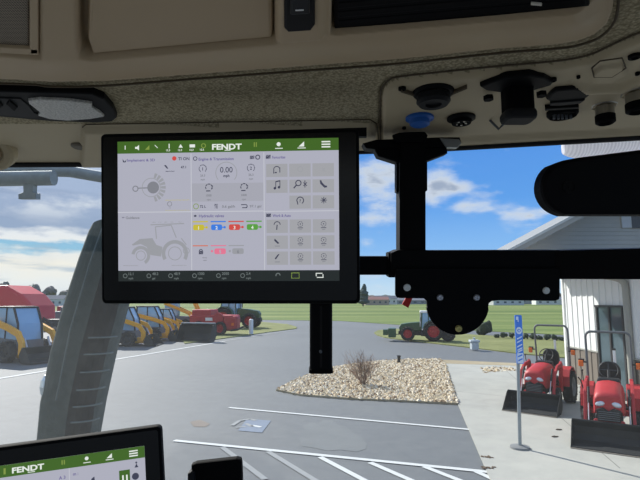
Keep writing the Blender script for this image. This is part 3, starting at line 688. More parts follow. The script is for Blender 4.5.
g = MB(); g.box((WX-.03, (D0+D1)/2, 1.2), (.06, D1-D0, 2.4), 0); g.box((WX-.05, (D0+D1)/2, 2.38), (.08, D1-D0+.1, .06), 1)
for y in (D0+.03, (D0+D1)/2, D1-.03): g.box((WX-.07, y, 1.2), (.05, .07, 2.36), 1)
g.box((WX-.07, (D0+D1)/2, .12), (.05, D1-D0, .2), 1)
g.build('entrance_door', [glassd, dark], t)
# eave gutter and downspout
g = MB(); yd = 12.42
pts = [(WX-.09, yd, .05), (WX-.09, yd, 2.85), (WX-.11, yd, 2.98), (WX-.2, yd+.02, 3.07), (WX-.34, yd+.06, 3.12), (WX-.62, yd+.14, 3.17), (WX-.66, yd+.15, 3.3), (WX-.66, yd+.15, 3.5)]
g.tube(pts, .085, 12); g.build('downspout', trimm, t)
g = MB(); g.box((WX-.3, (Y0+Y1)/2+.1, ZT+.03), (.75, Y1-Y0+.6, .1), 0); g.box((WX-.7, (Y0+Y1)/2+.1, ZT-.02), (.12, Y1-Y0+.6, .16), 1); g.box((WX+2.5, (Y0+Y1)/2, ZT+.03), (5, Y1-Y0, .08), 0)
g.build('eave', [soff, trimm], t)
# gable
YR = 13.3; YG = 14.7
A = atY(498, 254.5, YR); B = atY(668, 163.5, YR); C_ = Vector((2*B.x-A.x, YR, A.z))
def rake(y0, y1, dz, th, m, shrink=0):
    a, b, c = (Vector((p.x, 0, p.z-dz)) for p in (A, B, C_))
    g.prism([(a.x, a.z), (b.x, b.z), (c.x, c.z), (c.x, c.z-th), (b.x, b.z-th), (a.x, a.z-th)], y1-y0, Matrix.Translation((0, y1, 0)) @ Matrix(((1, 0, 0, 0), (0, 0, -1, 0), (0, 1, 0, 0), (0, 0, 0, 1))), m)
g = MB(); rake(YR, YG+.35, 0, .07, 0); rake(YR+.02, YG+.34, .07, .1, 1)
g.build('roof', [mat('roof_metal', (150, 152, 150), .5, .2), soff], t)
g = MB(); rake(YR-.03, YR+.04, .03, .19, 0); rake(YR-.06, YR, .0, .08, 1); g.build('fascia', [trimm, mat('pale_trim', (196, 198, 192), .5)], t)
g = MB(); a, b, c = A, B, C_
g.prism([(a.x+.25, a.z-.3), (b.x, b.z-.16), (c.x-.25, c.z-.3), (c.x-.25, 3.66), (WX+.1, 3.66), (a.x+.25, 3.66)], .2, Matrix.Translation((0, YG+.2, 0)) @ Matrix(((1, 0, 0, 0), (0, 0, -1, 0), (0, 1, 0, 0), (0, 0, 0, 1))), 0)
z = 3.7
while z < b.z-.3:
    k = (z-a.z+.3)/(b.z-a.z); x0 = a.x+.3+(b.x-a.x)*max(0, k); g.prism([(0, 0), (-.018, 0), (0, .12)], (2*b.x-x0)-x0, Matrix.Translation((x0, YG, z)) @ YZ, 0); z += .13
g.build('gable_wall', mat('gable_siding', (208, 205, 194), .6, var=.03), t)
p = atY(640, 222, YG-.04); g = MB(); g.box((p.x+.1, YG-.04, p.z), (.75, .08, .36), 0); g.box((p.x-.42, YG-.04, p.z+.03), (.3, .06, .42), 1); g.build('gable_vent', [grey_m, wallm], t)
# ================================================================ CAB
ZC = H+.25
def hdr(px): return float(np.interp(px, [-600, 0, 100, 340, 640, 1300], [164, 163.5, 163, 147.5, 129.5, 94]))
def CZ(px, py, z=ZC): return G(px, py, z)
# interior materials
def headliner_mat():
    m = bpy.data.materials.new('headliner_fabric'); m.use_nodes = True
    nt = m.node_tree; N = nt.nodes; L = nt.links; p = N['Principled BSDF']; p.inputs['Roughness'].default_value = .95; p.inputs['Specular IOR Level'].default_value = .1
    tc = N.new('ShaderNodeNewGeometry'); v = N.new('ShaderNodeTexVoronoi'); v.inputs['Scale'].default_value = 330; L.new(tc.outputs['Position'], v.inputs['Vector'])
    r = N.new('ShaderNodeValToRGB'); r.color_ramp.elements[0].color = lin((192, 181, 152)); r.color_ramp.elements[1].color = lin((138, 128, 102)); r.color_ramp.elements[0].position = .1; r.color_ramp.elements[1].position = .75
    L.new(v.outputs['Distance'], r.inputs[0]); L.new(r.outputs[0], p.inputs['Base Color'])
    n = N.new('ShaderNodeTexNoise'); n.inputs['Scale'].default_value = 260; n.inputs['Detail'].default_value = 3; L.new(tc.outputs['Position'], n.inputs['Vector'])
    b = N.new('ShaderNodeBump'); b.inputs['Strength'].default_value = .7; b.inputs['Distance'].default_value = .002; L.new(n.outputs['Fac'], b.inputs['Height']); L.new(b.outputs[0], p.inputs['Normal'])
    return m
fabric = headliner_mat()
beige = mat('beige_plastic', (176, 156, 125), .6, var=.03, scale=4, spec=.3)
beige2 = mat('panel_plastic', (184, 170, 140), .6, var=.03, scale=4, spec=.3)
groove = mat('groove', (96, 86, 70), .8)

def sdf(PX, PY, poly):
    d = np.full(PX.shape, 1e9); ins = np.zeros(PX.shape, bool); n = len(poly)
    for i in range(n):
        x1, y1 = poly[i]; x2, y2 = poly[(i+1) % n]; dx, dy = x2-x1, y2-y1
        t = np.clip(((PX-x1)*dx+(PY-y1)*dy)/(dx*dx+dy*dy+1e-9), 0, 1)
        d = np.minimum(d, np.hypot(PX-x1-t*dx, PY-y1-t*dy))
        c = ((y1 > PY) != (y2 > PY)) & (PX < (x2-x1)*(PY-y1)/((y2-y1) if y2 != y1 else 1e-9)+x1); ins ^= c
    return np.where(ins, d, -d)
def ss(x, a, b):
    t = np.clip((x-a)/(b-a), 0, 1); return t*t*(3-2*t)
CONSOLE = [(-900, 70), (-300, 78), (0, 82), (50, 85), (100, 84.5), (200, 77), (300, 69.5), (400, 62), (500, 51.5), (560, 47), (582, 42.5), (598, 36), (610, 25), (616, 10), (618, -30), (620, -400), (-900, -400)]
LID = [(72, -400), (78, 40), (81, 56), (90, 58), (275, 40.5), (275, -400)]
GRIL = [(-400, -400), (-400, 57), (0, 53), (40, 57), (40, -400)]
POCK = [(279, -400), (279, 37), (323, 33), (323, -400)]
BAY = [(332, -400), (332, 32), (592, 9), (590, -400)]
PANEL = [(381, 200), (381, 96), (383, 87), (389, 80.5), (400, 77), (450, 71.5), (500, 66.5), (560, 61), (590, 55), (612, 45), (640, 33), (700, 14), (1000, -60), (1000, 200)]
RIDGE = [(82, 125), (370, 119.5), (378, 128), (379, 170), (80, 170)]
BUMP = [(570, 76), (590, 82), (620, 80), (650, 66), (700, 40), (700, 48), (650, 73), (622, 86), (585, 87)]
OCT = [(592, 68), (600, 61), (622, 58), (626, 68), (612, 77), (594, 77)]
rows = sorted(set([float(v) for v in np.arange(-60, 158, 1.6)] + [-1600, -1200, -900, -700, -500, -400, -300, -240, -180, -140, -110, -90, -75]))
Ys = [G(320, r, ZC).y for r in rows]          # distances from the seat
Ys += [y for y in np.arange(Ys[-1]+.006, 1.02, .006)]
Ys = [-.9, -.5, -.2] + Ys
Xs = list(np.arange(-1.1, -.72, .03))+list(np.arange(-.72, .62, .0022))+list(np.arange(.62, 1.1, .03))
XX, YY = np.meshgrid(np.array(Xs), np.array(Ys))
dz = ZC-H; dep = YY*CP+dz*SP                       # depth along view axis
front = dep > .02; dp = np.where(front, dep, 1)
PX = np.where(front, 320+F*XX/dp, 320+XX*4000); PY = np.where(front, 240-F*(dz*CP-YY*SP)/dp, -3000)
dz2 = dz-.036; dep2 = YY*CP+dz2*SP; dp2 = np.where(dep2 > .02, dep2, 1)      # the console face hangs lower
PX2 = np.clip(np.where(dep2 > .02, 320+F*XX/dp2, 320+XX*4000), -5000, 5000); PY2 = np.clip(np.where(dep2 > .02, 240-F*(dz2*CP-YY*SP)/dp2, -3000), -3000, 3000)
PX = np.clip(PX, -5000, 5000); PY = np.clip(PY, -3000, 3000)
fr = (PY > -380)
dz3 = dz-.018; dep3 = YY*CP+dz3*SP; dp3 = np.where(dep3 > .02, dep3, 1)
PX3 = np.clip(np.where(dep3 > .02, 320+F*XX/dp3, 320+XX*4000), -5000, 5000); PY3 = np.clip(np.where(dep3 > .02, 240-F*(dz3*CP-YY*SP)/dp3, -3000), -3000, 3000)
c = sdf(PX3, PY3, CONSOLE); drop = np.where(fr, .020*ss(c, -1.5, 5)+.018*ss(c, 5, 48), .038)
lid = sdf(PX2, PY2, LID); drop -= np.where(fr, .018*ss(lid, -2, 4), 0)
gr = sdf(PX2, PY2, GRIL); drop -= np.where(fr, .006*ss(gr, -1.5, 1.5), 0)
pk = sdf(PX2, PY2, POCK); drop += np.where(fr, .006*ss(pk, -2.5, 2.5), 0)
by = sdf(PX2, PY2, BAY); drop -= np.where(fr, .045*ss(by, -1, 3), 0)
pn = sdf(PX, PY, PANEL); drop += np.where(fr, .006*ss(pn, 0, 3.5)-.004*np.exp(-((pn+.6)/1.4)**2), 0)
rd = sdf(PX, PY, RIDGE); drop += np.where(fr, .010*ss(rd, 0, 3), 0)
bp_ = sdf(PX, PY, BUMP); drop += np.where(fr, .006*ss(bp_, -1.5, 2), 0)
oc = sdf(PX, PY, OCT); drop += np.where(fr, .003*ss(oc, -1, 1), 0)
drop -= np.where(fr, .005*np.exp(-((c+1.5)/1.3)**2), 0)                  # seam at the console edge
line = 150-(PX-380)*.055; drop += np.where(fr & (PX > 383), .006*ss(PY-(136-(PX-400)*.05), 0, 2), 0)
HD = np.interp(PX, [-600, 0, 100, 340, 640, 1300], [164, 163.5, 163, 147.5, 129.5, 94])
nr, nc = XX.shape
V = np.stack([XX, YY, ZC-drop], -1).reshape(-1, 3)
keep = (PY < HD-.5); keep |= ~fr
Fs, MI = [], []
fab = (c < -1) & (pn < 0) & fr & (PY < 123) & (rd < 0)
for j in range(nr-1):
    for i in range(nc-1):
        if keep[j, i] and keep[j, i+1] and keep[j+1, i] and keep[j+1, i+1]:
            a = j*nc+i; Fs.append((a, a+nc, a+nc+1, a+1)); MI.append(1 if fab[j, i] else (2 if (pn[j, i] > 0 or (PY[j, i] > 100)) else 0))
me = bpy.data.meshes.new('ceiling'); me.from_pydata([tuple(v) for v in V], [], Fs)
for m in (beige, fabric, beige2, groove): me.materials.append(m)
me.polygons.foreach_set('material_index', MI); me.polygons.foreach_set('use_smooth', [True]*len(MI)); me.update()
b = bmesh.new(); b.from_mesh(me); bmesh.ops.delete(b, geom=[v for v in b.verts if not v.link_faces], context='VERTS'); b.to_mesh(me); b.free()
o = bpy.data.objects.new('ceiling', me); COL.objects.link(o); structure(o)

def seam_shade_line(n_, pts, z0, r=.0011, closed=False):  # dark tubes on step edges: panel gap plus the step's painted shadow
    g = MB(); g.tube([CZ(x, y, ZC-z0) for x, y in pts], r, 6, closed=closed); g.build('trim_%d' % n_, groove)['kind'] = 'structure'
def smooth_line(pts, n=6):
    P = [Vector(p) for p in pts]; out = []
    for i in range(len(P)-1):
        a, b_, c_, d = P[max(i-1, 0)], P[i], P[i+1], P[min(i+2, len(P)-1)]
        for k in range(n):
            t = k/n; q = .5*((2*b_)+(c_-a)*t+(2*a-5*b_+4*c_-d)*t*t+(3*b_-a-3*c_+d)*t**3); out.append((q.x, q.y))
    return out+[tuple(P[-1])]
groove = mat('seam_shade', (84, 74, 58), .9)
seam_shade_line(2, smooth_line([(380.5, 142), (380.5, 96), (382.5, 87), (389, 80), (400, 76.5), (450, 71), (500, 66), (560, 60.5), (590, 54.5), (612, 44.5), (640, 32.5), (700, 13)]), .0010)
seam_shade_line(3, smooth_line([(-300, 79.5), (0, 83.5), (50, 86.5), (100, 86), (200, 78.5), (300, 71), (400, 63.5), (500, 53), (560, 48.3), (583, 44), (600, 37), (612, 25.5), (617.5, 10), (620, -30)]), .004, .0013)
seam_shade_line(4, OCT, .0085, .0008, True)
seam_shade_line(5, [(100, 140), (90, 135), (83, 130), (82.5, 127), (86, 124.5), (370, 119.5), (377, 124), (379, 145)], .002, .0009)
# header edge in world
HP = [CZ(px, hdr(px)) for px in (-600, -300, 0, 100, 180, 260, 340, 440, 540, 640, 800, 1000, 1300)]
seal = mat('seal_rubber', (18, 19, 20), .7)
g = MB()
g.tube([p+Vector((0, -.003 if p.x > .1 else 0, -.002 if p.x < -.3 else -.012 if p.x > .1 else -.007)) for p in HP], .0058, 8); g.tube([p+Vector((0, .014, .014)) for p in HP], .012, 8)
g.build('trim_1', seal)['kind'] = 'structure'
# cab shell: roof, rear wall, floor, pillars
shell = mat('shell_grey', (70, 74, 72), .6)
g = MB(); P = [(p.x, p.y+.05) for p in HP]; g.prism([(x, y) for x, y in P if -1.15 < x < 1.15]+[(1.1, -1.0), (-1.1, -1.0)], .12, Matrix.Translation((0, 0, ZC+.03)), 0, .02)
structure(g.build('roof', shell))
g = MB(); g.box((0, -.97, 1.4), (2.1, .06, .9), 0, .01); structure(g.build('wall_rear', mat('rear_trim', (110, 104, 92), .9)))
g = MB(); g.box((0, -.15, .98), (2.1, 1.7, .06), 0, .01); structure(g.build('floor', mat('floor_mat', (40, 41, 42), .9)))
g = MB()
for x in (-1.04, 1.04):
    g.box((x, -.9, 1.85), (.08, .1, 1.85)); g.box((x, -.1, 1.2), (.05, 1.6, .5)); 
structure(g.build('wall_side', shell))

# windscreen with dust and painted glare haze
def dust_haze():
    m = bpy.data.materials.new('dust_haze_glass'); m.use_nodes = True
    nt = m.node_tree; N = nt.nodes; L = nt.links; N.clear()
    out = N.new('ShaderNodeOutputMaterial'); tr = N.new('ShaderNodeBsdfTransparent'); tr.inputs[0].default_value = (.97, .985, .98, 1)
    tl = N.new('ShaderNodeBsdfTranslucent'); tl.inputs[0].default_value = (.86, .90, .88, 1); df = N.new('ShaderNodeBsdfDiffuse'); df.inputs[0].default_value = (.6, .6, .57, 1)
    gl = N.new('ShaderNodeBsdfGlossy'); gl.inputs['Roughness'].default_value = .03
    dm = N.new('ShaderNodeMixShader'); dm.inputs[0].default_value = .25; L.new(tl.outputs[0], dm.inputs[1]); L.new(df.outputs[0], dm.inputs[2])
    ge = N.new('ShaderNodeNewGeometry'); s = N.new('ShaderNodeSeparateXYZ'); L.new(ge.outputs['Position'], s.inputs[0])
    r1 = N.new('ShaderNodeMapRange'); r1.interpolation_type = 'SMOOTHSTEP'; L.new(s.outputs[0], r1.inputs['Value'])
    r1.inputs['From Min'].default_value = .30; r1.inputs['From Max'].default_value = -.50; r1.inputs['To Min'].default_value = .02; r1.inputs['To Max'].default_value = .045  # dust thickens to the left to paint in the sun-glare haze
    r2 = N.new('ShaderNodeMapRange'); r2.interpolation_type = 'SMOOTHSTEP'; L.new(s.outputs[2], r2.inputs['Value'])   # denser low down, sun-glare haze put in as dust
    r2.inputs['From Min'].default_value = H+.12; r2.inputs['From Max'].default_value = H-.12; r2.inputs['To Min'].default_value = .45; r2.inputs['To Max'].default_value = 1.0
    n = N.new('ShaderNodeTexNoise'); n.inputs['Scale'].default_value = 60; n.inputs['Detail'].default_value = 8; n.inputs['Roughness'].default_value = .75; L.new(ge.outputs['Position'], n.inputs['Vector'])
    r3 = N.new('ShaderNodeMapRange'); L.new(n.outputs['Fac'], r3.inputs['Value']); r3.inputs['From Min'].default_value = .3; r3.inputs['From Max'].default_value = .7; r3.inputs['To Min'].default_value = .75; r3.inputs['To Max'].default_value = 1.25
    a = N.new('ShaderNodeMath'); a.operation = 'MULTIPLY'; L.new(r1.outputs[0], a.inputs[0]); L.new(r2.outputs[0], a.inputs[1])
    b = N.new('ShaderNodeMath'); b.operation = 'MULTIPLY'; L.new(a.outputs[0], b.inputs[0]); L.new(r3.outputs[0], b.inputs[1])
    mx = N.new('ShaderNodeMixShader'); L.new(b.outputs[0], mx.inputs[0]); L.new(tr.outputs[0], mx.inputs[1]); L.new(dm.outputs[0], mx.inputs[2])
    m2 = N.new('ShaderNodeMixShader'); m2.inputs[0].default_value = .02; L.new(mx.outputs[0], m2.inputs[1]); L.new(gl.outputs[0], m2.inputs[2])
    L.new(m2.outputs[0], out.inputs[0]); return m
g = MB(); rowsn = 10; V = []
HG = [HP[0]+Vector((-.4, -.1, 0))]+HP
for k in range(rowsn+1):
    f = k/rowsn
    for p in HP: V.append(p+Vector((0, .03+.22*math.sin(f*1.4), -1.25*f+.01)))
n = len(HP); g.add(V, [[k*n+i, k*n+i+1, (k+1)*n+i+1, (k+1)*n+i] for k in range(rowsn) for i in range(n-1)], 0, True)
structure(g.build('window_1', dust_haze()))

# ---------------------------------------------------------------- ceiling fittings
blk = mat('satin_black', (11, 12, 14), .6, var=.1, scale=30, spec=.12); blk2 = mat('matt_black', (5, 6, 8), .75, var=.1, scale=30, spec=.1); dgrey = mat('charcoal_plastic', (32, 33, 35), .6, var=.08, spec=.15)
def under(px, py, drop=0.0): return CZ(px, py, ZC-drop)
def cslab(name, pts, z0, h, m, parent=None, bev=.002):     # slab hanging under the ceiling, outline seen at these points
    g = MB(); P = [under(x, y, z0) for x, y in pts]; g.prism([(p.x, p.y) for p in P], h, Matrix.Translation((0, 0, ZC-z0)), 0, bev)
    return g.build(name, m, parent)
# speaker grille
c0 = under(10, 20, .03); t = thing('speaker_grille', 'beige perforated speaker grille in the top left corner of the console', 'speaker', c0)
gm = bpy.data.materials.new('perforated'); gm.use_nodes = True; nt_ = gm.node_tree; p_ = nt_.nodes['Principled BSDF']; p_.inputs['Roughness'].default_value = .7
ge = nt_.nodes.new('ShaderNodeNewGeometry'); mp = nt_.nodes.new('ShaderNodeMapping'); mp.inputs['Scale'].default_value = (520, 520, 0); nt_.links.new(ge.outputs['Position'], mp.inputs[0])
vo = nt_.nodes.new('ShaderNodeTexVoronoi'); vo.inputs['Scale'].default_value = 1; vo.inputs['Randomness'].default_value = 0; nt_.links.new(mp.outputs[0], vo.inputs['Vector'])
rr = nt_.nodes.new('ShaderNodeValToRGB'); rr.color_ramp.elements[0].color = (.012, .01, .008, 1); rr.color_ramp.elements[1].color = lin((146, 132, 110)); rr.color_ramp.elements[0].position = .33; rr.color_ramp.elements[1].position = .42
nt_.links.new(vo.outputs['Distance'], rr.inputs[0]); nt_.links.new(rr.outputs[0], p_.inputs['Base Color'])
cslab('grille_mesh', [(-90, -60), (-90, 47), (0, 46.5), (29, 49), (29, -60)], .034, .004, gm, t, .001)
g = MB()
def cbar(g, a, b, wpx, z0, h):
    A = Vector(a+(0,)); B = Vector(b+(0,)); d = (B-A).normalized(); nn = Vector((-d.y, d.x, 0))*wpx/2
    P = [under(*(q.x, q.y), z0) for q in (A+nn, A-nn, B-nn, B+nn)]; g.prism([(p.x, p.y) for p in P], h, Matrix.Translation((0, 0, ZC-z0)), 0, .001)
cbar(g, (-90, 52), (0, 50.5), 6, .037, .008); cbar(g, (-1, 50.5), (38.5, 52.5), 6, .037, .008); cbar(g, (34, -60), (34, 54), 9, .037, .008); g.build('grille_frame', beige, t)
# storage lid
cslab('overhead_storage_lid', [(91, -120), (88, 40), (93, 54.5), (272, 38.2), (272.5, 30), (272, -120)], .034, .012, beige, None, .003)
tag(bpy.data.objects['overhead_storage_lid'], 'plain beige storage lid set into the overhead console left of the rocker switch', 'lid')
# rocker switch
c0 = under(300, 10, .045); t = thing('rocker_switch', 'black rocker switch in the overhead console beside the radio bay', 'switch', c0)
cslab('switch_bezel', [(284, -60), (284, 29), (288, 33), (311, 31.5), (315, 26), (315, -60)], .048, .012, blk, t)
cslab('rocker', [(290, -20), (290, 16), (310, 15), (310, -20)], .053, .008, dgrey, t); g = MB(); cbar(g, (295, 11), (304, 10.6), 1.6, .0535, .002); g.build('symbol_mark', white_pl, t)
# radio bay
c0 = under(460, 0, .04); t = thing('radio_bay', 'wide black slatted unit recessed in the overhead console', 'radio', c0)
cslab('panel', [(334, -90), (334, 30), (400, 25.5), (500, 17), (590, 7.5), (588, -90)], .034, .03, blk2, t, .003)
g = MB()
for k in range(7): cbar(g, (338, 24-9*k), (586, 2-9*k), 6.5, .0345, .004)
g.build('slats', blk2, t)
g = MB(); cbar(g, (531, 4.6), (542, 5.6), 2.4, .0385, .002); g.build('label_plate', mat('label_pale', (205, 200, 186), .6), t)
# interior lamp
c0 = under(55, 108, .01); t = thing('interior_lamp', 'oval black interior lamp with ribbed clear lens on the headliner', 'lamp', c0)
cslab('housing', [(-60, 90), (0, 91.5), (60, 93), (92, 94), (104, 99), (113, 109), (117, 118), (112, 122), (95, 123), (50, 121.5), (0, 117), (-60, 112)], .009, .010, blk, t, .002)
cslab('switch_plate', [(-50, 96), (0, 98.5), (20, 99), (29, 106), (34, 113), (44, 117), (30, 118), (0, 115), (-50, 110)], .0105, .003, dgrey, t, .001)
lensm = mat('ribbed_lens', (186, 186, 180), .3, .0, var=.75, scale=420, bump=1, bscale=300, spec=.8)
lp = [(28, 101), (40, 99.5), (70, 101), (92, 104), (92, 108), (100, 113), (104, 117), (90, 119.5), (68, 121), (50, 119.5), (38, 116), (40, 113), (34, 108), (29, 104)]
cslab('lens', lp, .0125, .005, lensm, t, .0015)
g = MB(); cbar(g, (8, 103), (16, 110), 5, .013, .004); cbar(g, (-4, 102), (1, 108), 5, .013, .004); g.build('lamp_button', blk2, t)
# round handle left, sensor
c0 = under(2, 152); t = thing('grab_knob', 'round beige knob on the headliner at the left edge of the frame', 'knob', c0)
def under_disc(t, name, px, py, prof, m, n=28, mats=None, tilt=None, squash=1):
    p = under(px, py); M = Matrix.Translation(p) @ Matrix.Rotation(math.pi, 4, 'X') @ Matrix.Diagonal((1, squash, 1, 1)); g = MB(M); g.lathe(prof, None, n, 0, mats=mats); return g.build(name, m, t)
KM = Matrix.Translation(under(-3, 149)+Vector((0, -.01, -.006))) @ Matrix.Rotation(math.radians(128), 4, 'X')
g = MB(KM); g.lathe([(.034, -.012), (.034, .002), (.030, .006), (.022, .007), (.019, .004), (0, .004)], None, 28); g.build('knob_base', beige2, t)
g = MB(KM); g.lathe([(.017, .004), (.016, .009), (.008, .011), (.006, .008), (0, .008)], None, 24); g.build('knob_cap', beige, t)
g = MB(KM); g.lathe([(.0055, .008), (.0055, .0088), (0, .0088)], None, 12); g.build('knob_hole', blk2, t)
g = MB(); under_disc(None, 'sunlight_sensor', 81, 145.3, [(.015, -.004), (.015, .003), (.012, .005), (0, .005)], mat('sensor_grey', (112, 106, 92), .7), squash=1.0)
tag(bpy.data.objects['sunlight_sensor'], 'small flat grey oval sensor cap between the lamp and the main screen', 'sensor')

# connector panel fittings
metal = mat('nickel', (170, 166, 156), .35, .9)
def screw(px, py, r=.004, label=None):
    o = under_disc(None, 'screw', px, py, [(r, .002), (r, .009), (r*.6, .0095), (r*.5, .008), (0, .008)], blk2, 14); tag(o, label, 'screw'); return o
screw(402, 82.5, .0045, 'black screw in the upper left corner of the socket panel')
screw(552, 73.5, .0045, 'black screw above the flip cover in the socket panel')
screw(634, 49.5, .006, 'largest black screw in the upper right of the socket panel')
screw(578, 70.5, .002, 'tiny dark screw left of the moulded octagon')
screw(404, 123, .0028, 'tiny black screw just left of the blue socket')
screw(637, 67, .0025, 'tiny dark screw at the right end of the moulded rib')
t = thing('round_connector', 'big black capped round connector at the left of the socket panel', 'socket', under(433, 90))
under_disc(t, 'flange', 433, 87, [(0.0244, .0), (0.0244, .007), (0.0222, .010), (0.0178, .010)], blk)
under_disc(t, 'cap', 433, 88, [(0.0192, .010), (0.0200, .017), (0.0168, .021), (0.0096, .021), (0.0096, .018), (0.0000, .018)], dgrey)

for a_, b_ in (((401, 92), (414, 96)), ((450, 95.5), (467, 88.5))):
    g = MB(); cbar(g, a_, b_, 1.8, .010, .006); g.build('mounting_clip', groove, t)
t = thing('power_socket', 'bright blue round power socket on the socket panel', 'socket', under(420, 117))
bl = mat('socket_blue', (24, 92, 176), .5, var=.08)
under_disc(t, 'ring', 419.5, 113, [(0.0164, .0), (0.0187, .004), (0.0187, .009), (0.0140, .011)], bl); under_disc(t, 'cap', 419.5, 113, [(0.0140, .010), (0.0133, .016), (0.0101, .018), (0.0000, .018)], bl)
t = thing('data_socket', 'black round socket beside the blue one', 'socket', under(460, 116))
under_disc(t, 'ring', 461, 113, [(0.0164, .0), (0.0187, .004), (0.0187, .009), (0.0140, .011)], blk); under_disc(t, 'socket_face', 461, 113, [(0.0140, .010), (0.0125, .015), (0.0094, .015), (0.0086, .012), (0.0000, .012)], blk2)
g = MB()
for a in range(5): q = under(461, 113)+Vector((.006*math.cos(a*1.256), .007*math.sin(a*1.256), -.012)); g.cyl(q, q-Vector((0, 0, .003)), .0016, n=8)
g.build('pin', metal, t)
# large hanging socket
c0 = under(516, 84); t = thing('trailer_socket', 'tall black trailer style socket hanging from a diamond flange', 'socket', c0)
cslab('flange', [(480, 87), (490, 83), (507, 77.5), (530, 75.5), (544, 78), (553, 83), (551, 86), (530, 92), (500, 93), (486, 91)], .012, .008, blk, t, .002)
g = MB(); a = under(515, 82); g.prism(rrect(.032, .026, .007, cx=a.x, cy=a.y-.004), .040, Matrix.Translation((0, 0, a.z-.042)), 0, .003); g.build('body', blk2, t)
g = MB(); g.prism(rrect(.036, .030, .008, cx=a.x, cy=a.y-.004), .012, Matrix.Translation((0, 0, a.z-.049)), 0, .004); g.build('collar', dgrey, t)
for px, py in ((488, 88), (541, 84)):
    under_disc(t, 'bolt', px, py, [(.006, .010), (.006, .015), (0, .015)], blk2, 6)
t = thing('flip_cover_socket', 'low black socket with flip cover right of the tall one', 'socket', under(568, 96))
cslab('cover', [(546, 100), (551, 94), (556, 90.5), (575, 89), (590, 91), (591, 95), (585, 100), (575, 103), (552, 104)], .011, .009, blk, t, .003)
cslab('lower_lip', [(550, 103.5), (585, 100.5), (580, 104), (560, 106), (550, 106)], .013, .005, dgrey, t, .001)
t = thing('multi_pin_connector', 'round black multi pin connector with side screws below the flip cover', 'socket', under(562, 110))
under_disc(t, 'shell', 562, 107, [(0.0192, .0), (0.0192, .010), (0.0168, .013), (0.0152, .009), (0.0000, .009)], blk2)
g = MB()
for i in range(5):
    q = under(553.5+i*4.2, 108)+Vector((0, 0, -.009)); g.cyl(q, q-Vector((0, 0, .006)), .0016, n=6)
g.build('pin', grey_m, t); g = MB(); cbar(g, (545, 110), (579, 108), 2.2, .012, .006); g.build('mounting_plate', blk, t)
def metal_conn(px, py, label, nm, sc=1):
    t = thing(nm, label, 'socket', under(px, py))
    g = MB(); 
    under_disc(t, 'nut', px, py, [(.022*sc, .0), (.022*sc, .005), (.019*sc, .007)], metal, 8); under_disc(t, 'barrel', px, py, [(.0145*sc, .008), (.0145*sc, .020), (.013*sc, .021), (.0145*sc, .022), (.0145*sc, .024), (.011*sc, .025), (0, .024)], metal)
    under_disc(t, 'black_end', px, py, [(.0155*sc, .019), (.0155*sc, .028), (.012*sc, .030), (.009*sc, .026), (0, .026)], blk2)
metal_conn(604, 101, 'nickel barrel connector with black end, left of two', 'coaxial_connector', .75)
metal_conn(637, 88, 'nickel barrel connector with black end cut by the right frame edge', 'coaxial_connector', .9)
g = MB(); p = under(497, 116); g.tube([p+Vector((-.01, 0, -.006)), p+Vector((0, -.004, -.02)), p+Vector((.008, 0, -.012)), p+Vector((.014, .004, -.006))], .0018, 6)
tag(g.build('wire_hook', grey_m), 'tiny bent wire hook left of the tall black socket', 'hook')

# ---------------------------------------------------------------- screens
def E(name, c, s=1.0): return mat('screen_'+name, c, .35, emit=s)
SC = [E('page', (172, 173, 187)), E('green', (64, 100, 36)), E('white', (226, 232, 226)), E('dark', (62, 64, 84)), E('btn', (160, 161, 166)), E('grey', (128, 130, 138)),
      E('yellow', (196, 184, 56)), E('blue', (60, 122, 220)), E('red', (206, 76, 70)), E('lime', (88, 158, 62)), E('pink', (224, 118, 146)), E('orange', (208, 112, 84)), E('mid', (164, 165, 176)), E('silver', (152, 154, 160)),
      E('purple', (110, 104, 150)), E('bar', (34, 40, 40)), E('barfg', (104, 112, 112)), E('edge', (196, 198, 206)), E('lgreen', (128, 150, 70))]
IX = {k: i for i, k in enumerate(['page', 'green', 'white', 'dark', 'btn', 'grey', 'yellow', 'blue', 'red', 'lime', 'pink', 'orange', 'mid', 'silver', 'purple', 'bar', 'barfg', 'edge', 'lgreen'])}
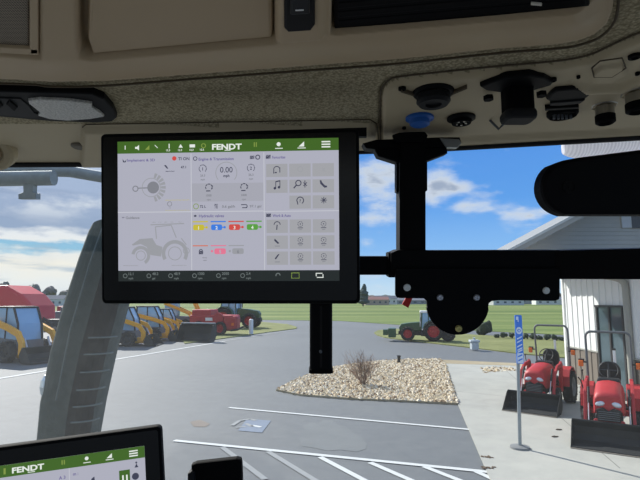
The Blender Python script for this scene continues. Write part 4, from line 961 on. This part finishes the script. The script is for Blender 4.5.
class Scr:      # draws in screen units (1 unit = 1/258 of the housing width), y down
    def __init__(s, M, k): s.g = MB(M); s.k = k; s.z = 0
    def poly(s, P, c, lay=1): s.g.add([(x*s.k, -y*s.k, lay*.00025) for x, y in P][::-1], [list(range(len(P)))], IX[c])
    def rect(s, x0, y0, x1, y1, c, lay=1): s.poly([(x0, y0), (x1, y0), (x1, y1), (x0, y1)], c, lay)
    def rr(s, x0, y0, x1, y1, r, c, lay=1): s.poly([(x, y) for x, y in rrect(x1-x0, y1-y0, r, 3, (x0+x1)/2, (y0+y1)/2)][::-1], c, lay)
    def disc(s, x, y, r, c, lay=2, n=20): s.poly([(x+r*math.cos(-a*2*math.pi/n), y-r*math.sin(-a*2*math.pi/n)) for a in range(n)][::-1], c, lay)
    def arc(s, x, y, r, w_, c, a0=0, a1=360, lay=2, n=24, dash=0):
        for i in range(n):
            if dash and i % dash == dash-1: continue
            p, q = math.radians(a0+(a1-a0)*i/n), math.radians(a0+(a1-a0)*(i+1)/n)
            s.poly([(x+(r-w_/2)*math.cos(p), y-(r-w_/2)*math.sin(p)), (x+(r-w_/2)*math.cos(q), y-(r-w_/2)*math.sin(q)), (x+(r+w_/2)*math.cos(q), y-(r+w_/2)*math.sin(q)), (x+(r+w_/2)*math.cos(p), y-(r+w_/2)*math.sin(p))][::-1], c, lay)
    def line(s, x0, y0, x1, y1, w_, c, lay=2):
        d = Vector((x1-x0, y1-y0)).normalized(); n = Vector((-d.y, d.x))*w_/2
        s.poly([(x0+n.x, y0+n.y), (x0-n.x, y0-n.y), (x1-n.x, y1-n.y), (x1+n.x, y1+n.y)], c, lay)
    def text(s, txt, x, y, size, c, bold=0, lay=3, wid=None, cen=False):
        if size < 5 and not bold: bold = .025
        V, Fc, w_ = text_geo(txt, size, bold)
        if not V: return
        f = (wid/w_) if wid else 1; off = -(w_*f)/2 if cen else 0
        s.g.add([((x+v[0]*f+off)*s.k, (-y+v[1])*s.k, lay*.00025) for v in V], Fc, IX[c])
def home_screen(s):     # main screen, pixel coordinates of the photo, origin (229,217)
    ox, oy = -229, -217
    R = lambda x0, y0, x1, y1, c, l=1: s.rect(x0+ox, y0+oy, x1+ox, y1+oy, c, l)
    T = lambda t_, x, y, sz, c, **k: s.text(t_, x+ox, y+oy, sz, c, **k)
    Ln = lambda x0, y0, x1, y1, w_, c, l=2: s.line(x0+ox, y0+oy, x1+ox, y1+oy, w_, c, l)
    D = lambda x, y, r, c, l=2: s.disc(x+ox, y+oy, r, c, l)
    A = lambda x, y, r, w_, c, a0=0, a1=360, l=2, dash=0, n=24: s.arc(x+ox, y+oy, r, w_, c, a0, a1, l, n, dash)
    P_ = lambda P, c, l=2: s.poly([(x+ox, y+oy) for x, y in P], c, l)
    R(118, 141, 338, 269.5, 'page'); R(118, 141, 338, 153, 'green', 2); R(118, 269.5, 338, 280, 'bar')
    T('FENDT', 213.5, 150.5, 7.6, 'white', bold=.035, wid=29.5); R(226, 151, 232, 151.7, 'white', 3)
    for i in range(3): R(321.5, 144+i*2.5, 330, 145.3+i*2.5, 'white', 3)
    P_([(136, 146.5), (138, 146.5), (140, 144.5), (140, 150), (138, 148.5), (136, 148.5)], 'white', 3)
    R(125.5, 145, 126.3, 149, 'white', 3); P_([(146, 149.5), (150.5, 145), (150.5, 149.5)], 'lgreen', 3); Ln(156, 145, 159, 148, .6, 'white', 3)
    R(170, 144, 171, 148.5, 'white', 3); P_([(180, 148), (182, 144.5), (184.3, 148)], 'white', 3); R(191, 145, 196.5, 148, 'white', 3); A(205, 146.5, 2, .8, 'lgreen', l=3)
    for x in (167.5, 179.5, 191, 201.5): T('12.3', x, 151.3, 2.6, 'white')
    R(255, 144, 256, 148.5, 'lgreen', 3); R(257, 144, 258, 148.5, 'lgreen', 3); D(279.5, 146.3, 2, 'white', 3); R(276, 150, 283.5, 150.8, 'white', 3)
    P_([(299, 149), (304.5, 144), (304.5, 149)], 'white', 3); R(298, 150, 306, 150.8, 'white', 3)
    # panel lines
    for x in (192, 264.5): R(x, 154, x+.7, 269, 'edge', 2)
    R(118, 211, 264, 211.8, 'edge', 2); R(264, 211.5, 338, 212.2, 'edge', 2)
    T('Implement & 3D', 128, 161, 3.6, 'purple', wid=28); P_([(123, 158), (125, 161), (127.5, 158.5), (126, 161.8), (123.5, 161.5)], 'dark')
    D(175.5, 158.5, 2.2, 'red'); T('TI ON', 179.5, 160.4, 4.2, 'dark', bold=.02)
    T('Engine & Transmission', 200, 161, 3.8, 'purple', wid=35); A(196.5, 159, 1.8, .7, 'dark')
    R(251, 157, 255.5, 160.4, 'dark'); A(258.8, 158.6, 2, .9, 'dark'); R(266.7, 156.5, 271.5, 160.3, 'dark'); T('Favourites', 273, 160.3, 3.8, 'purple', wid=13)
    # left top widget
    D(154, 187, 6, 'grey'); A(152, 187, 12.2, 5, 'silver', -75, 75, 2, 3, 26); A(136, 188, 2.6, 1, 'grey'); Ln(138, 187.5, 150, 187.3, 1.1, 'grey'); A(152, 187, 9.2, .7, 'silver', -180, 180, 2)
    P_([(165, 165), (167, 165), (169.5, 168.5), (168, 168.5)], 'dark'); R(166.5, 170.8, 175.5, 171.6, 'dark'); T('47.1', 182, 168.5, 3.4, 'dark')
    R(166, 199.5, 190.5, 200, 'yellow'); R(166, 209.6, 190.5, 210, 'yellow'); A(170.5, 203.5, 2.2, .6, 'grey'); R(169.5, 207, 171.5, 208, 'grey')
    # engine widget
    R(193, 183.5, 264, 201.5, 'mid', 1.5); A(227.5, 173.5, 10.5, .7, 'silver', -40, 220, 2, 0, 30)
    T('0.00', 227.6, 173.2, 7.8, 'dark', cen=True, wid=12.5, bold=.006); T('mph', 227.6, 177.6, 3.6, 'dark', cen=True)
    for x, ch in ((204, '1'), (252, '2')):
        A(x, 169, 3.6, .9, 'dark', -50, 140, 2, 3); A(x, 169, 3.6, .9, 'dark', 150, 240, 2, 3); T(ch, x, 170.8, 4.2, 'dark', cen=True); T('26.3', x, 176.8, 3, 'grey', cen=True); T('mph', x, 180.6, 2.4, 'grey', cen=True)
    for x in (210, 245):
        A(x, 187.5, 3.2, .9, 'dark', -40, 210, 2, 5); T('!', x+3.8, 189, 5, 'dark', cen=True); R(x-2.8, 190.6, x+1.5, 191.6, 'dark', 2); T('1000', x, 196.6, 3, 'grey', cen=True); T('rpm', x, 200.5, 2.4, 'grey', cen=True)
    A(197, 206.2, 2.5, .7, 'lgreen'); T('72 L', 201, 207.6, 3.4, 'dark'); R(215.3, 204, 218.6, 208.5, 'dark'); T('0.6 gal/h', 223, 207.8, 3.4, 'grey', wid=13); Ln(242, 205, 247, 205, .8, 'dark'); Ln(243, 208, 248, 208, .8, 'dark'); A(246.5, 206.5, 1.5, .8, 'dark', -90, 90); T('97.1 gal', 250.5, 207.8, 3.4, 'grey', wid=11.5)
    # buttons
    for r_ in range(3):
        for c_ in range(3):
            if r_ == 2 and c_ == 0: continue
            R(267+c_*22.7, 165.5+r_*15.6, 288+c_*22.7, 178.3+r_*15.6, 'btn', 2)
    for r_ in range(3):
        for c_ in range(3): R(267+c_*22.7, 220+r_*15.6, 288+c_*22.7, 233+r_*15.6, 'btn', 2)
    x, y = 277.5, 171; A(x, y, 3, .8, 'dark', 20, 200, 3); Ln(x-3, y+1, x-3, y+4, .8, 'dark', 3); Ln(x+3, y-2, x+3, y+3, .8, 'dark', 3); R(x-2, y+2.4, x, y+3.6, 'dark', 3)
    T('X', 323.3, 173.5, 5, 'silver', cen=True); A(300.5, 171, 2.4, .5, 'silver', l=3)
    D(275.5, 189.3, 1.3, 'dark', 3); D(279.6, 188.4, 1.3, 'dark', 3); Ln(276.4, 189, 276.4, 182.8, .7, 'dark', 3); Ln(280.5, 188, 280.5, 182, .7, 'dark', 3); Ln(276.2, 183, 280.8, 182, 1.1, 'dark', 3)
    A(298.6, 184.5, 2.6, .9, 'dark', l=3); Ln(296.6, 186.6, 294, 189.5, 1.2, 'dark', 3); Ln(305, 182, 305, 189, .8, 'dark', 3); Ln(303.4, 184, 307, 187.4, .7, 'dark', 3); Ln(303.4, 187.4, 307, 184, .7, 'dark', 3)
    P_([(319.5, 182), (321, 182.2), (321.6, 184), (324.5, 187.2), (326.5, 187.5), (326.6, 189), (324, 189.4), (320, 185.5)], 'dark', 3)
    A(300.3, 201.5, 3.3, .9, 'dark', -60, 200, 3); T('?', 300.2, 203.4, 4.4, 'dark', cen=True); Ln(297.3, 202, 298, 205.5, .9, 'dark', 3)
    for k in range(4): Ln(323.3-3.2*math.cos(k*.785), 201.5-3.2*math.sin(k*.785), 323.3+3.2*math.cos(k*.785), 201.5+3.2*math.sin(k*.785), .7, 'dark', 3)
    # tractor widget
    T('Guidance', 126, 218, 3.6, 'grey', wid=14); R(122, 216, 124.5, 217, 'dark')
    P_([(132, 243.5), (140, 238), (153, 237.2), (154.5, 240), (157, 244), (163, 246), (161.5, 255.5), (151, 254), (147, 246), (141, 243), (133, 244.5)], 'silver')
    A(141, 254.5, 8, 3.2, 'silver', -60, 170); A(175.5, 252.5, 11.5, 3.6, 'silver', -30, 210); A(175.5, 252.5, 6.5, .8, 'silver'); A(141, 254.5, 4.6, .8, 'silver')
    for a, b in (((157, 238), (156, 226)), ((156, 226), (172, 224.5)), ((172, 224.5), (177, 237)), ((151, 224), (185, 223)), ((182, 237.5), (187, 244))): Ln(a[0], a[1], b[0], b[1], 1.0, 'silver')
    for xx in (153, 159, 165, 171, 179): R(xx, 221, xx+3, 222, 'silver')
    R(123, 264, 138, 264.8, 'silver'); R(172, 264, 187, 264.8, 'silver'); A(187, 250, 3, .8, 'silver')
    # hydraulics
    P_([(194.5, 215.6), (196, 214.4), (198, 215.6), (196, 216.8)], 'dark'); T('Hydraulic valves', 200, 217, 3.8, 'purple', wid=25)
    for x, c_, ch in ((193.5, 'yellow', '1'), (211.5, 'blue', '2'), (229.3, 'red', '3'), (247, 'lime', '4')):
        R(x, 220.8, x+15.3, 222, c_, 2); s.rr(x+ox+.5, 224.2+oy, x+ox+11.5, 229.8+oy, 1.6, c_, 2); D(x+14, 227, 1.2, c_); Ln(x+11.5, 227, x+13.5, 227, 1, c_); T(ch, x+6, 229, 4.6, 'white', cen=True)
    for x, c_, ch in ((193.5, 'orange', ''), (211.5, 'pink', '5'), (229.3, 'silver', '6')):
        R(x, 244.6, x+15.3, 245.6, c_, 2)
        if ch: s.rr(x+ox+3.6, 247.8+oy, x+ox+15, 253.4+oy, 1.6, c_, 2); D(x+1.2, 250.5, 1.2, c_); T(ch, x+9.4, 252.6, 4.6, 'page' if ch == '5' else 'grey', cen=True)
    R(199.5, 250, 203.8, 253.5, 'dark'); A(201.6, 250, 1.4, .7, 'dark', 0, 180); R(203, 256.5, 207.5, 257.5, 'grey'); R(204, 259.2, 207.5, 260, 'grey')
    # workmode buttons
    R(266.7, 214, 271.5, 217.4, 'dark'); T('Work & Auto', 273, 217.4, 3.8, 'purple', wid=18)
    for r_ in range(3):
        for c_ in (1, 2):
            x, y = 277.5+c_*22.7, 225.5+r_*15.6; A(x, y-1, 2.4, .6, 'dark', l=3, dash=3); R(x-.5, y-1.6, x+.5, y-.4, 'dark', 3); R(x-2.6, y+2.4, x+2.6, y+3.1, 'dark', 3); R(x-1.6, y+4.2, x+1.6, y+4.8, 'grey', 3)
    A(277.5, 225, 3, .8, 'dark', 0, 180, 3); Ln(277.5, 225, 277, 230, 1, 'dark', 3); P_([(275, 238.5), (279.5, 243), (278, 243.8), (274.5, 240.5)], 'dark', 3); R(275, 245.5, 280, 246.2, 'grey', 3); P_([(279.8, 253.5), (276, 259), (274.8, 258), (278, 254)], 'dark', 3); R(275, 261, 280, 261.7, 'grey', 3)
    # bottom bar
    for x, a, b in ((122, '12.1', 'mph'), (146, '48.2', 'gal'), (168, '48.9', 'mph'), (192, '1300', 'rpm'), (216, '2050', 'rpm'), (240, '2.4', 'mph')):
        A(x+3, 274.6, 2, .7, 'barfg', l=2, n=10); T(a, x+6.5, 273.8, 3.6, 'barfg'); T(b, x+6.5, 278, 2.8, 'barfg')
    A(278, 274.5, 2, 1, 'barfg', 0, 200); R(291, 271.8, 299, 272.5, 'lgreen'); R(291, 277, 299, 277.6, 'lgreen'); R(291, 271.8, 291.7, 277.6, 'lgreen'); R(298.4, 271.8, 299, 277.6, 'lgreen')
    Ln(315, 272.6, 321.5, 272.6, .8, 'white'); Ln(316, 276.6, 322.5, 276.6, .8, 'white'); Ln(315.4, 272.6, 315.4, 275.5, .8, 'white'); Ln(322, 273.5, 322, 276.6, .8, 'white')

D0_ = .58; k = D0_/F*1.018
base = at(228, 217, D0_)
MR = (Matrix.Rotation(math.radians(-3.2), 3, 'Z') @ CAMROT).to_4x4()
t = thing('display_terminal', 'large touch screen terminal showing tractor data, hanging under the headliner', 'monitor', base, rot=MR.to_euler())
MT = Matrix.Translation(base) @ MR
housing = mat('terminal_housing', (8, 10, 12), .75, var=.08, scale=20, spec=.12)
g = MB(MT); g.prism(rrect(258*k, 170*k, 5*k, 5), .028, Matrix.Translation((0, -.5*k, -.0295)), 0, .0022, 2); g.prism(rrect(238*k, 150*k, 8*k), .02, Matrix.Translation((0, 0, -.048)), 0, .004); g.build('housing', housing, t)
glassm = mat('bezel_glass', (9, 12, 13), .2, spec=.3)
g = MB(MT); g.prism(rrect(252*k, 163*k, 3*k), .0006, Matrix.Translation((0, -.5*k, -.0018)), 0); g.build('bezel', glassm, t)
s = Scr(MT @ Matrix.Translation((0, 0, -.0010)), k); home_screen(s); s.g.build('screen', SC, t)
g = MB(MT); g.prism([(-134*k, 80*k), (137*k, 80*k), (137*k, 89*k), (-134*k, 86*k)], .012, Matrix.Translation((0, 0, -.030)), 0, .001); g.build('mounting_lip', blk, t)

# lower right-hand terminal (nearer, turned)
D2 = .50; k2 = D2/F*1.03
R2 = (CAMROT @ (Matrix.Rotation(math.radians(4.2), 3, 'Z') @ Matrix.Rotation(math.radians(10), 3, 'Y') @ Matrix.Rotation(math.radians(-8), 3, 'X'))).to_4x4()
anchor = at(160.5, 426, .535)
M2 = Matrix.Translation(anchor) @ R2 @ Matrix.Translation((-129*k2, -84.5*k2, 0))
t2 = thing('display_terminal', 'second touch screen terminal cut off at the lower left corner of the frame', 'monitor', M2.translation, rot=R2.to_euler())
g = MB(M2); g.prism(rrect(258*k2, 170*k2, 5*k2, 5), .014, Matrix.Translation((0, -.5*k2, -.0155)), 0, .0022, 2); g.build('housing', housing, t2)
g = MB(M2); g.prism(rrect(252*k2, 163*k2, 3*k2), .0006, Matrix.Translation((0, -.5*k2, -.0018)), 0); g.build('bezel', glassm, t2)
SC2 = list(SC)
s = Scr(M2 @ Matrix.Translation((2.4*k2, -4.8*k2, -.0010)), k2*.945)
def second_screen(s):
    ox, oy = -229, -222
    R = lambda x0, y0, x1, y1, c, l=1: s.rect(x0+ox, y0+oy, x1+ox, y1+oy, c, l)
    R(112, 146, 345, 280, 'page'); R(112, 146, 345, 158, 'green', 2)
    s.text('FENDT', 213+ox, 155+oy, 7.6, 'white', bold=.035, wid=31); R(228, 156, 235, 156.7, 'white', 3)
    for i in range(3): R(328+1, 149+i*2.5, 338, 150.3+i*2.5, 'white', 3)
    R(261, 149, 262.2, 153.5, 'lgreen', 3); R(263.2, 149, 264.4, 153.5, 'lgreen', 3); s.disc(286+ox, 150.6+oy, 1.9, 'white', 3); R(282.5, 154.4, 290, 155.2, 'white', 3)
    s.poly([(306+ox, 153.4+oy), (311.5+ox, 148.8+oy), (311.5+ox, 153.4+oy)], 'white', 3); R(305, 154.6, 313, 155.4, 'white', 3); R(205, 149, 207, 155, 'lgreen', 3)
    s.text('A 3', 258+ox, 168+oy, 4.6, 'purple'); R(268, 158, 268.6, 240, 'edge', 2); s.text('m :', 272+ox, 166+oy, 4.4, 'purple'); s.poly([(336+ox, 163+oy), (338+ox, 167+oy), (334+ox, 167+oy)], 'dark', 3); s.disc(336+ox, 162+oy, 1, 'dark', 3)
    R(318, 168, 329, 190, 'green', 2); R(321, 173, 322.6, 188, 'white', 3); R(325, 173, 326.6, 188, 'white', 3); s.disc(334.5+ox, 176+oy, 3.6, 'dark', 2)
    s.poly([(290+ox, 172+oy), (293+ox, 170+oy), (293.6+ox, 176+oy), (291+ox, 182+oy), (289+ox, 180+oy)], 'dark', 2); s.text('Setup & Info', 205+ox, 168+oy, 4, 'purple', wid=22)
    s.disc(262+ox, 176+oy, 3, 'lgreen', 2); s.arc(225+ox, 190+oy, 9, 1, 'grey'); s.text('4 rows', 150+ox, 176+oy, 4.6, 'grey')
    R(112, 280, 345, 292, 'bar')
second_screen(s); s.g.build('screen', SC2, t2)

# ---------------------------------------------------------------- mounting rail, bracket and plate
DR = .70
rail = mat('powder_coat_black', (2, 3, 7), .6, var=.15, scale=60, spec=.12)
c0 = at(410, 262, DR); t = thing('mounting_frame', 'black steel mounting frame with upright, crossbar and lobed plate beside the main screen', 'bracket', c0)
MC = CAMROT.to_4x4(); 
def cbox(g, x0, y0, x1, y1, d, th, m=0, bev=.001):       # box facing the seat, spanning these outlines at depth d
    kk = d/F; c_ = at((x0+x1)/2, (y0+y1)/2, d+th/2); kk = (d)/F
    b = bmesh.new(); bmesh.ops.create_cube(b, size=1); bmesh.ops.scale(b, vec=Vector(((x1-x0)*kk, (y1-y0)*kk, th)), verts=b.verts)
    if bev: bmesh.ops.bevel(b, geom=b.edges[:], offset=bev, segments=2, affect='EDGES')
    g.bm(b, m, False, Matrix.Translation(c_) @ MC)
def cpoly(g, pts, d, th, m=0, bev=.0008):
    P = [at(x, y, d) for x, y in pts]; o = P[0]; o2 = at(320, 240, d)
    M = Matrix.Translation(o2) @ MC; kk = d/F
    g.prism([((x-320)*kk, (240-y)*kk) for x, y in pts], th, M @ Matrix.Translation((0, 0, -th)), m, bev)
g = MB(); cbox(g, 397.5, 137, 423.5, 262, DR, .035); cbox(g, 420, 150, 426, 192, DR+.01, .02); cbox(g, 395.5, 160, 399, 193, DR+.01, .02); g.build('upright', rail, t)
g = MB(); A_ = at(392, 263.5, DR-.004); B_ = at(655, 262, DR-.09); 
cpoly(g, [(391, 253), (398, 250), (424, 249.5), (428, 250.5), (560, 250), (560, 278), (391, 276)], DR-.006, .04)
# right part of crossbar comes slightly nearer
P0 = at(555, 264, DR+.012); P1 = at(700, 262.5, DR-.07); d_ = (P1-P0); L_ = d_.length
xa = d_.normalized(); za = (MC.to_3x3() @ Vector((0, 0, 1))); ya = za.cross(xa).normalized(); za = xa.cross(ya)
M = Matrix(((xa.x, ya.x, za.x, (P0.x+P1.x)/2), (xa.y, ya.y, za.y, (P0.y+P1.y)/2), (xa.z, ya.z, za.z, (P0.z+P1.z)/2), (0, 0, 0, 1)))
b = bmesh.new(); bmesh.ops.create_cube(b, size=1); bmesh.ops.scale(b, vec=Vector((L_, .0405, .04)), verts=b.verts); bmesh.ops.bevel(b, geom=b.edges[:], offset=.002, segments=2, affect='EDGES'); g.bm(b, 0, False, M)
g.build('crossbar', rail, t)
g = MB(); cbox(g, 320, 256, 392, 274.5, DR+.004, .025); cbox(g, 387, 252, 398, 277, DR-.001, .03); g.build('side_arm', rail, t)
lobe = [(395.5, 270), (396, 296), (398, 298.5), (420, 298.5)]
cx_, cy_, rr_ = 458, 303.5, 31.5
lobe = [(395.5, 268), (395.5, 295), (397.5, 298), (424, 298.5), (427, 301), (427.3, 307)]
lobe += [(cx_+rr_*math.cos(a), cy_+rr_*math.sin(a)) for a in [math.radians(172-i*8) for i in range(21)]]
lobe += [(488.5, 307), (489, 303.5), (492, 301), (500, 300.3), (556, 301), (559.5, 299), (560, 295), (560, 268)]
g = MB(); cpoly(g, lobe[::-1], DR-.012, .006); g.build('plate', rail, t)
boltm = [mat('bolt_zinc', (176, 180, 190), .35, .7), mat('bolt_brass', (196, 186, 120), .35, .6), mat('hole_liner', (235, 242, 248), .6)]
for (x, y, r, mi) in ((440, 297.5, 3.2, 0), (476.5, 297.5, 3.2, 0), (458.5, 328.5, 3.4, 1), (407, 287.5, 3.6, 2), (546, 290.5, 3.4, 2)):
    p0 = at(x, y, DR-.0125); kk = DR/F; M = Matrix.Translation(p0) @ MC; g = MB(M); g.lathe([(r*kk, -.001), (r*kk, .0015), (r*.75*kk, .003), (r*.4*kk, .003), (r*.35*kk, .0015), (0, .0015)], None, 12); g.build('bolt', boltm[mi], t)
# top bracket
g = MB(); cpoly(g, [(363, 143), (376, 139.5), (440, 137), (460, 137), (462, 143), (458, 147), (380, 150), (366, 148)][::-1], DR+.005, .03, 0, .002)
cpoly(g, [(374, 148), (447, 146), (448, 153), (426, 161.5), (397, 162), (378, 156)][::-1], DR+.004, .028, 0, .003)
cpoly(g, [(393, 134.5), (400, 132), (425, 131.5), (428, 135), (426, 142), (396, 142)][::-1], DR-.008, .012, 0, .002); g.build('top_bracket', rail, t)
g = MB(); cpoly(g, [(440, 138), (459, 139), (462, 143), (458, 147.5), (446, 147)][::-1], DR+.002, .012, 0, .001); g.build('clamp_washer', mat('zinc_grey', (150, 152, 150), .4, .6), t)
# lower support tube below the screen
c0 = at(321, 372, .62); t = thing('support_tube', 'short black slotted tube hanging below the main screen', 'tube', c0)
g = MB(MC_ := Matrix.Translation(at(321, 340, .625)) @ MC); kk = .61/F
g.prism(rrect(23*kk, 16*kk, 4*kk, 4), 106*kk, Matrix.Translation((0, -31*kk, 0)) @ Matrix.Rotation(-math.pi/2, 4, 'X'), 0, 0); g.build('tube', rail, t)
g = MB(MC_); g.prism(rrect(24.5*kk, 17.5*kk, 4*kk, 4), 4*kk, Matrix.Translation((0, -32.5*kk, 0)) @ Matrix.Rotation(-math.pi/2, 4, 'X'), 0, .0005); g.build('end_cap', blk2, t)
g = MB(MC_); g.box((0, 5*kk, 8.0*kk), (2.4*kk, 62*kk, .6*kk)); g.build('slot', mat('slot_dark', (3, 3, 4), .8), t)
g = MB(MC_); g.ball((-.5*kk, -10*kk, 8.4*kk), (1.6*kk, 1.8*kk, .8*kk)); g.build('set_screw', grey_m, t)
# red strap
g = MB(); cpoly(g, [(408, 294), (414.5, 294), (408.5, 308), (402, 304.5)], DR+.0, .003); tag(g.build('release_strap', mat('strap_red', (200, 24, 22), .5)), 'short red pull tab poking out below the plate', 'strap')
# mirror / camera pod at right
g = MB(); dm_ = .47; kk = dm_/F
pp = [(566+28.5*math.cos(a), 186.5+28.5*math.sin(a)) for a in [math.radians(100+i*12) for i in range(13)]]
DXM = 5
pp = [(760, 215.5), (561, 215.5)]+[(566+29*math.cos(a), 187+28.5*math.sin(a)) for a in [math.radians(112+i*10) for i in range(13)]]+[(560, 159.8), (575, 157), (640, 149.5), (760, 136)]
t = thing('interior_mirror', 'big black rounded mirror housing at the right edge of the frame', 'mirror', at(640, 215, dm_))
cpoly(g, [(x+DXM if x < 640 else x, y) for x, y in pp], dm_, .022, 0, .004); g.build('housing', mat('mirror_black', (2, 3, 7), .6, var=.1, scale=40, spec=.12), t)
g = MB(Matrix.Translation(at(569, 187, dm_)) @ MC); g.lathe([(6.5*kk, 0), (6.5*kk, .0012), (5.4*kk, .0012), (5.2*kk, .0004), (1.5*kk, .0004), (1.2*kk, .001), (0, .001)], None, 20); g.build('screw_cover', blk, t)
# rolled translucent blind
g = MB(); A_ = at(563, 148, .86); B_ = at(760, 126, .80)
def blindmat():
    m = bpy.data.materials.new('blind_film'); m.use_nodes = True; nt = m.node_tree; N = nt.nodes; L = nt.links; p = N['Principled BSDF']
    p.inputs['Roughness'].default_value = .35; tl = N.new('ShaderNodeBsdfTranslucent'); tl.inputs[0].default_value = (.95, .95, .97, 1)
    ge = N.new('ShaderNodeNewGeometry'); wv = N.new('ShaderNodeTexWave'); wv.inputs['Scale'].default_value = 60; wv.inputs['Distortion'].default_value = 1.5; L.new(ge.outputs['Position'], wv.inputs[0])
    r = N.new('ShaderNodeValToRGB'); r.color_ramp.elements[0].color = lin((190, 190, 200)); r.color_ramp.elements[1].color = lin((240, 240, 244)); L.new(wv.outputs[1], r.inputs[0]); L.new(r.outputs[0], p.inputs['Base Color'])
    mx = N.new('ShaderNodeMixShader'); mx.inputs[0].default_value = .5; L.new(p.outputs[0], mx.inputs[1]); L.new(tl.outputs[0], mx.inputs[2]); L.new(mx.outputs[0], N['Material Output'].inputs[0]); return m
pts = []
for i in range(40):
    f = i/39; pts.append(A_.lerp(B_, f))
g.tube(pts, [.021*min(1, .55+i*.2)*(1+.04*math.sin(i*2.1)) for i in range(40)], 16); tag(g.build('sun_blind', blindmat()), 'rolled pale translucent sun blind above the black mirror housing', 'blind')
# joystick top beside lower terminal
g = MB(); d3 = .56
t = thing('control_lever', 'black control lever top at the bottom edge right of the second terminal', 'lever', at(215, 500, d3))
cpoly(g, [(191, 465.5), (196, 463.5), (236, 459), (240.5, 460), (241.5, 464), (244, 530), (190, 530)][::-1], d3, .010, 0, .002); g.build('lever_head', blk2, t)
g = MB(); cpoly(g, [(187.5, 474), (191, 472), (194, 474), (196, 530), (187, 530)][::-1], d3-.006, .012, 0, .001); g.build('side_button', dgrey, t)

# ---------------------------------------------------------------- exhaust stack outside
DE = 1.65
def P3(px, py, dd=0): return at(px, py, DE+dd)
t = thing('exhaust_stack', 'tall grey slotted exhaust stack leaning up behind the main screen', 'exhaust', P3(62, 560))
shield = mat('heat_shield', (70, 80, 74), .8, 0, var=.35, scale=40, bump=.5, bscale=90); shield_d = mat('heat_shield_dark', (8, 13, 14), .8, 0, var=.3, scale=14); slotm = mat('slot_edge', (112, 122, 118), .6, 0)
g = MB(); secs = [(600, 36, 92), (520, 38, 93), (440, 41, 97), (400, 45, 104), (350, 55, 115), (300, 69, 128), (260, 82, 137), (232, 92, 143), (221, 96, 144)]
RI = []; n = 26
axx = Vector((1, 0, 0)); ayy = Vector((0, 1, 0))
for (y, xl, xr) in secs:
    c_ = P3((xl+xr)/2, y); w2 = (xr-xl)/2*DE/F; ring = []
    for i in range(n):
        a = 2*math.pi*i/n; cc, s_ = math.cos(a), math.sin(a)
        ring.append(c_+axx*w2*math.copysign(abs(cc)**.75, cc)+ayy*w2*.8*math.copysign(abs(s_)**.75, s_))
    RI.append(ring)
for v in range(n):                                   # slanted top cut
    RI[-1][v].z += .015*math.cos(2*math.pi*v/n)
V = [p for r_ in RI for p in r_]; K = len(RI)
for k_ in range(K-1):
    for i in range(n):
        a = 2*math.pi*(i+.5)/n; deg = math.degrees(a)
        m_ = 1 if 280 < deg < 328 else 0
        g.add([V[k_*n+i], V[k_*n+(i+1) % n], V[(k_+1)*n+(i+1) % n], V[(k_+1)*n+i]], [[3, 2, 1, 0]], m_, True)
g.add(RI[-1], [list(range(n))], 0)
g.build('heat_shield', [shield, shield_d], t)
for y in (336, 352, 369, 386, 402, 417, 431, 446):
    yl = np.interp(y, [s_[0] for s_ in secs][::-1], [s_[1] for s_ in secs][::-1]); yr = np.interp(y, [s_[0] for s_ in secs][::-1], [s_[2] for s_ in secs][::-1])
    c_ = P3((yl+yr)/2, y); w2 = (yr-yl)/2*DE/F*1.01; pts = []
    for i in range(15):
        a = math.radians(284+i*5); cc, s_ = math.cos(a), math.sin(a); pts.append(c_+axx*w2*math.copysign(abs(cc)**.75, cc)+ayy*w2*.8*math.copysign(abs(s_)**.75, s_))
    g = MB(); g.tube(pts, .0028, 6); g.build('slot_rim', slotm, t)
g = MB(); c_ = P3(47.5, 386, -.03); g.M = Matrix.Translation(c_) @ Matrix.Diagonal((.021, .03, .042, 1)); g.lathe([(0, 1), (.5, .87), (.87, .5), (1, 0), (.87, -.5), (.5, -.87), (0, -1)], None, 18); g.build('clamp_cover', mat('chrome_clamp', (225, 232, 232), .25, .6), t)
g = MB(); g.tube([P3(102, 228, -.09), P3(90, 262, -.1), P3(70, 330, -.1), P3(56, 400, -.09)], .002, 6); g.build('edge_bead', slotm, t)
# bracket bar outside the glass, top left
wb = mat('dusty_aluminium', (158, 168, 168), .7, .2, var=.25, scale=50)
t = thing('work_light_bracket', 'pale grey roof rail with short T-shaped foot outside the glass at top left', 'bracket', at(30, 190, 1.15))
g = MB()
A_ = at(-120, 181, 1.15); B_ = at(54, 178, 1.15); g.cyl(A_, B_, .018, n=12); g.build('rail', wb, t)
g = MB(); g.tube([at(40, 170.5, 1.19), at(70, 171.5, 1.19), at(102, 177, 1.19), at(170, 184, 1.19)], .014, 10); g.tube([at(-120, 169, 1.19), at(40, 169, 1.19)], .01, 10); g.build('visor_edge', wb, t)
g = MB(); cpoly(g, [(22.5, 178), (33, 178), (32.5, 192), (36, 193), (36, 199), (18, 199), (18, 194), (23, 192)], 1.14, .02, 0, .002); g.build('foot', wb, t)
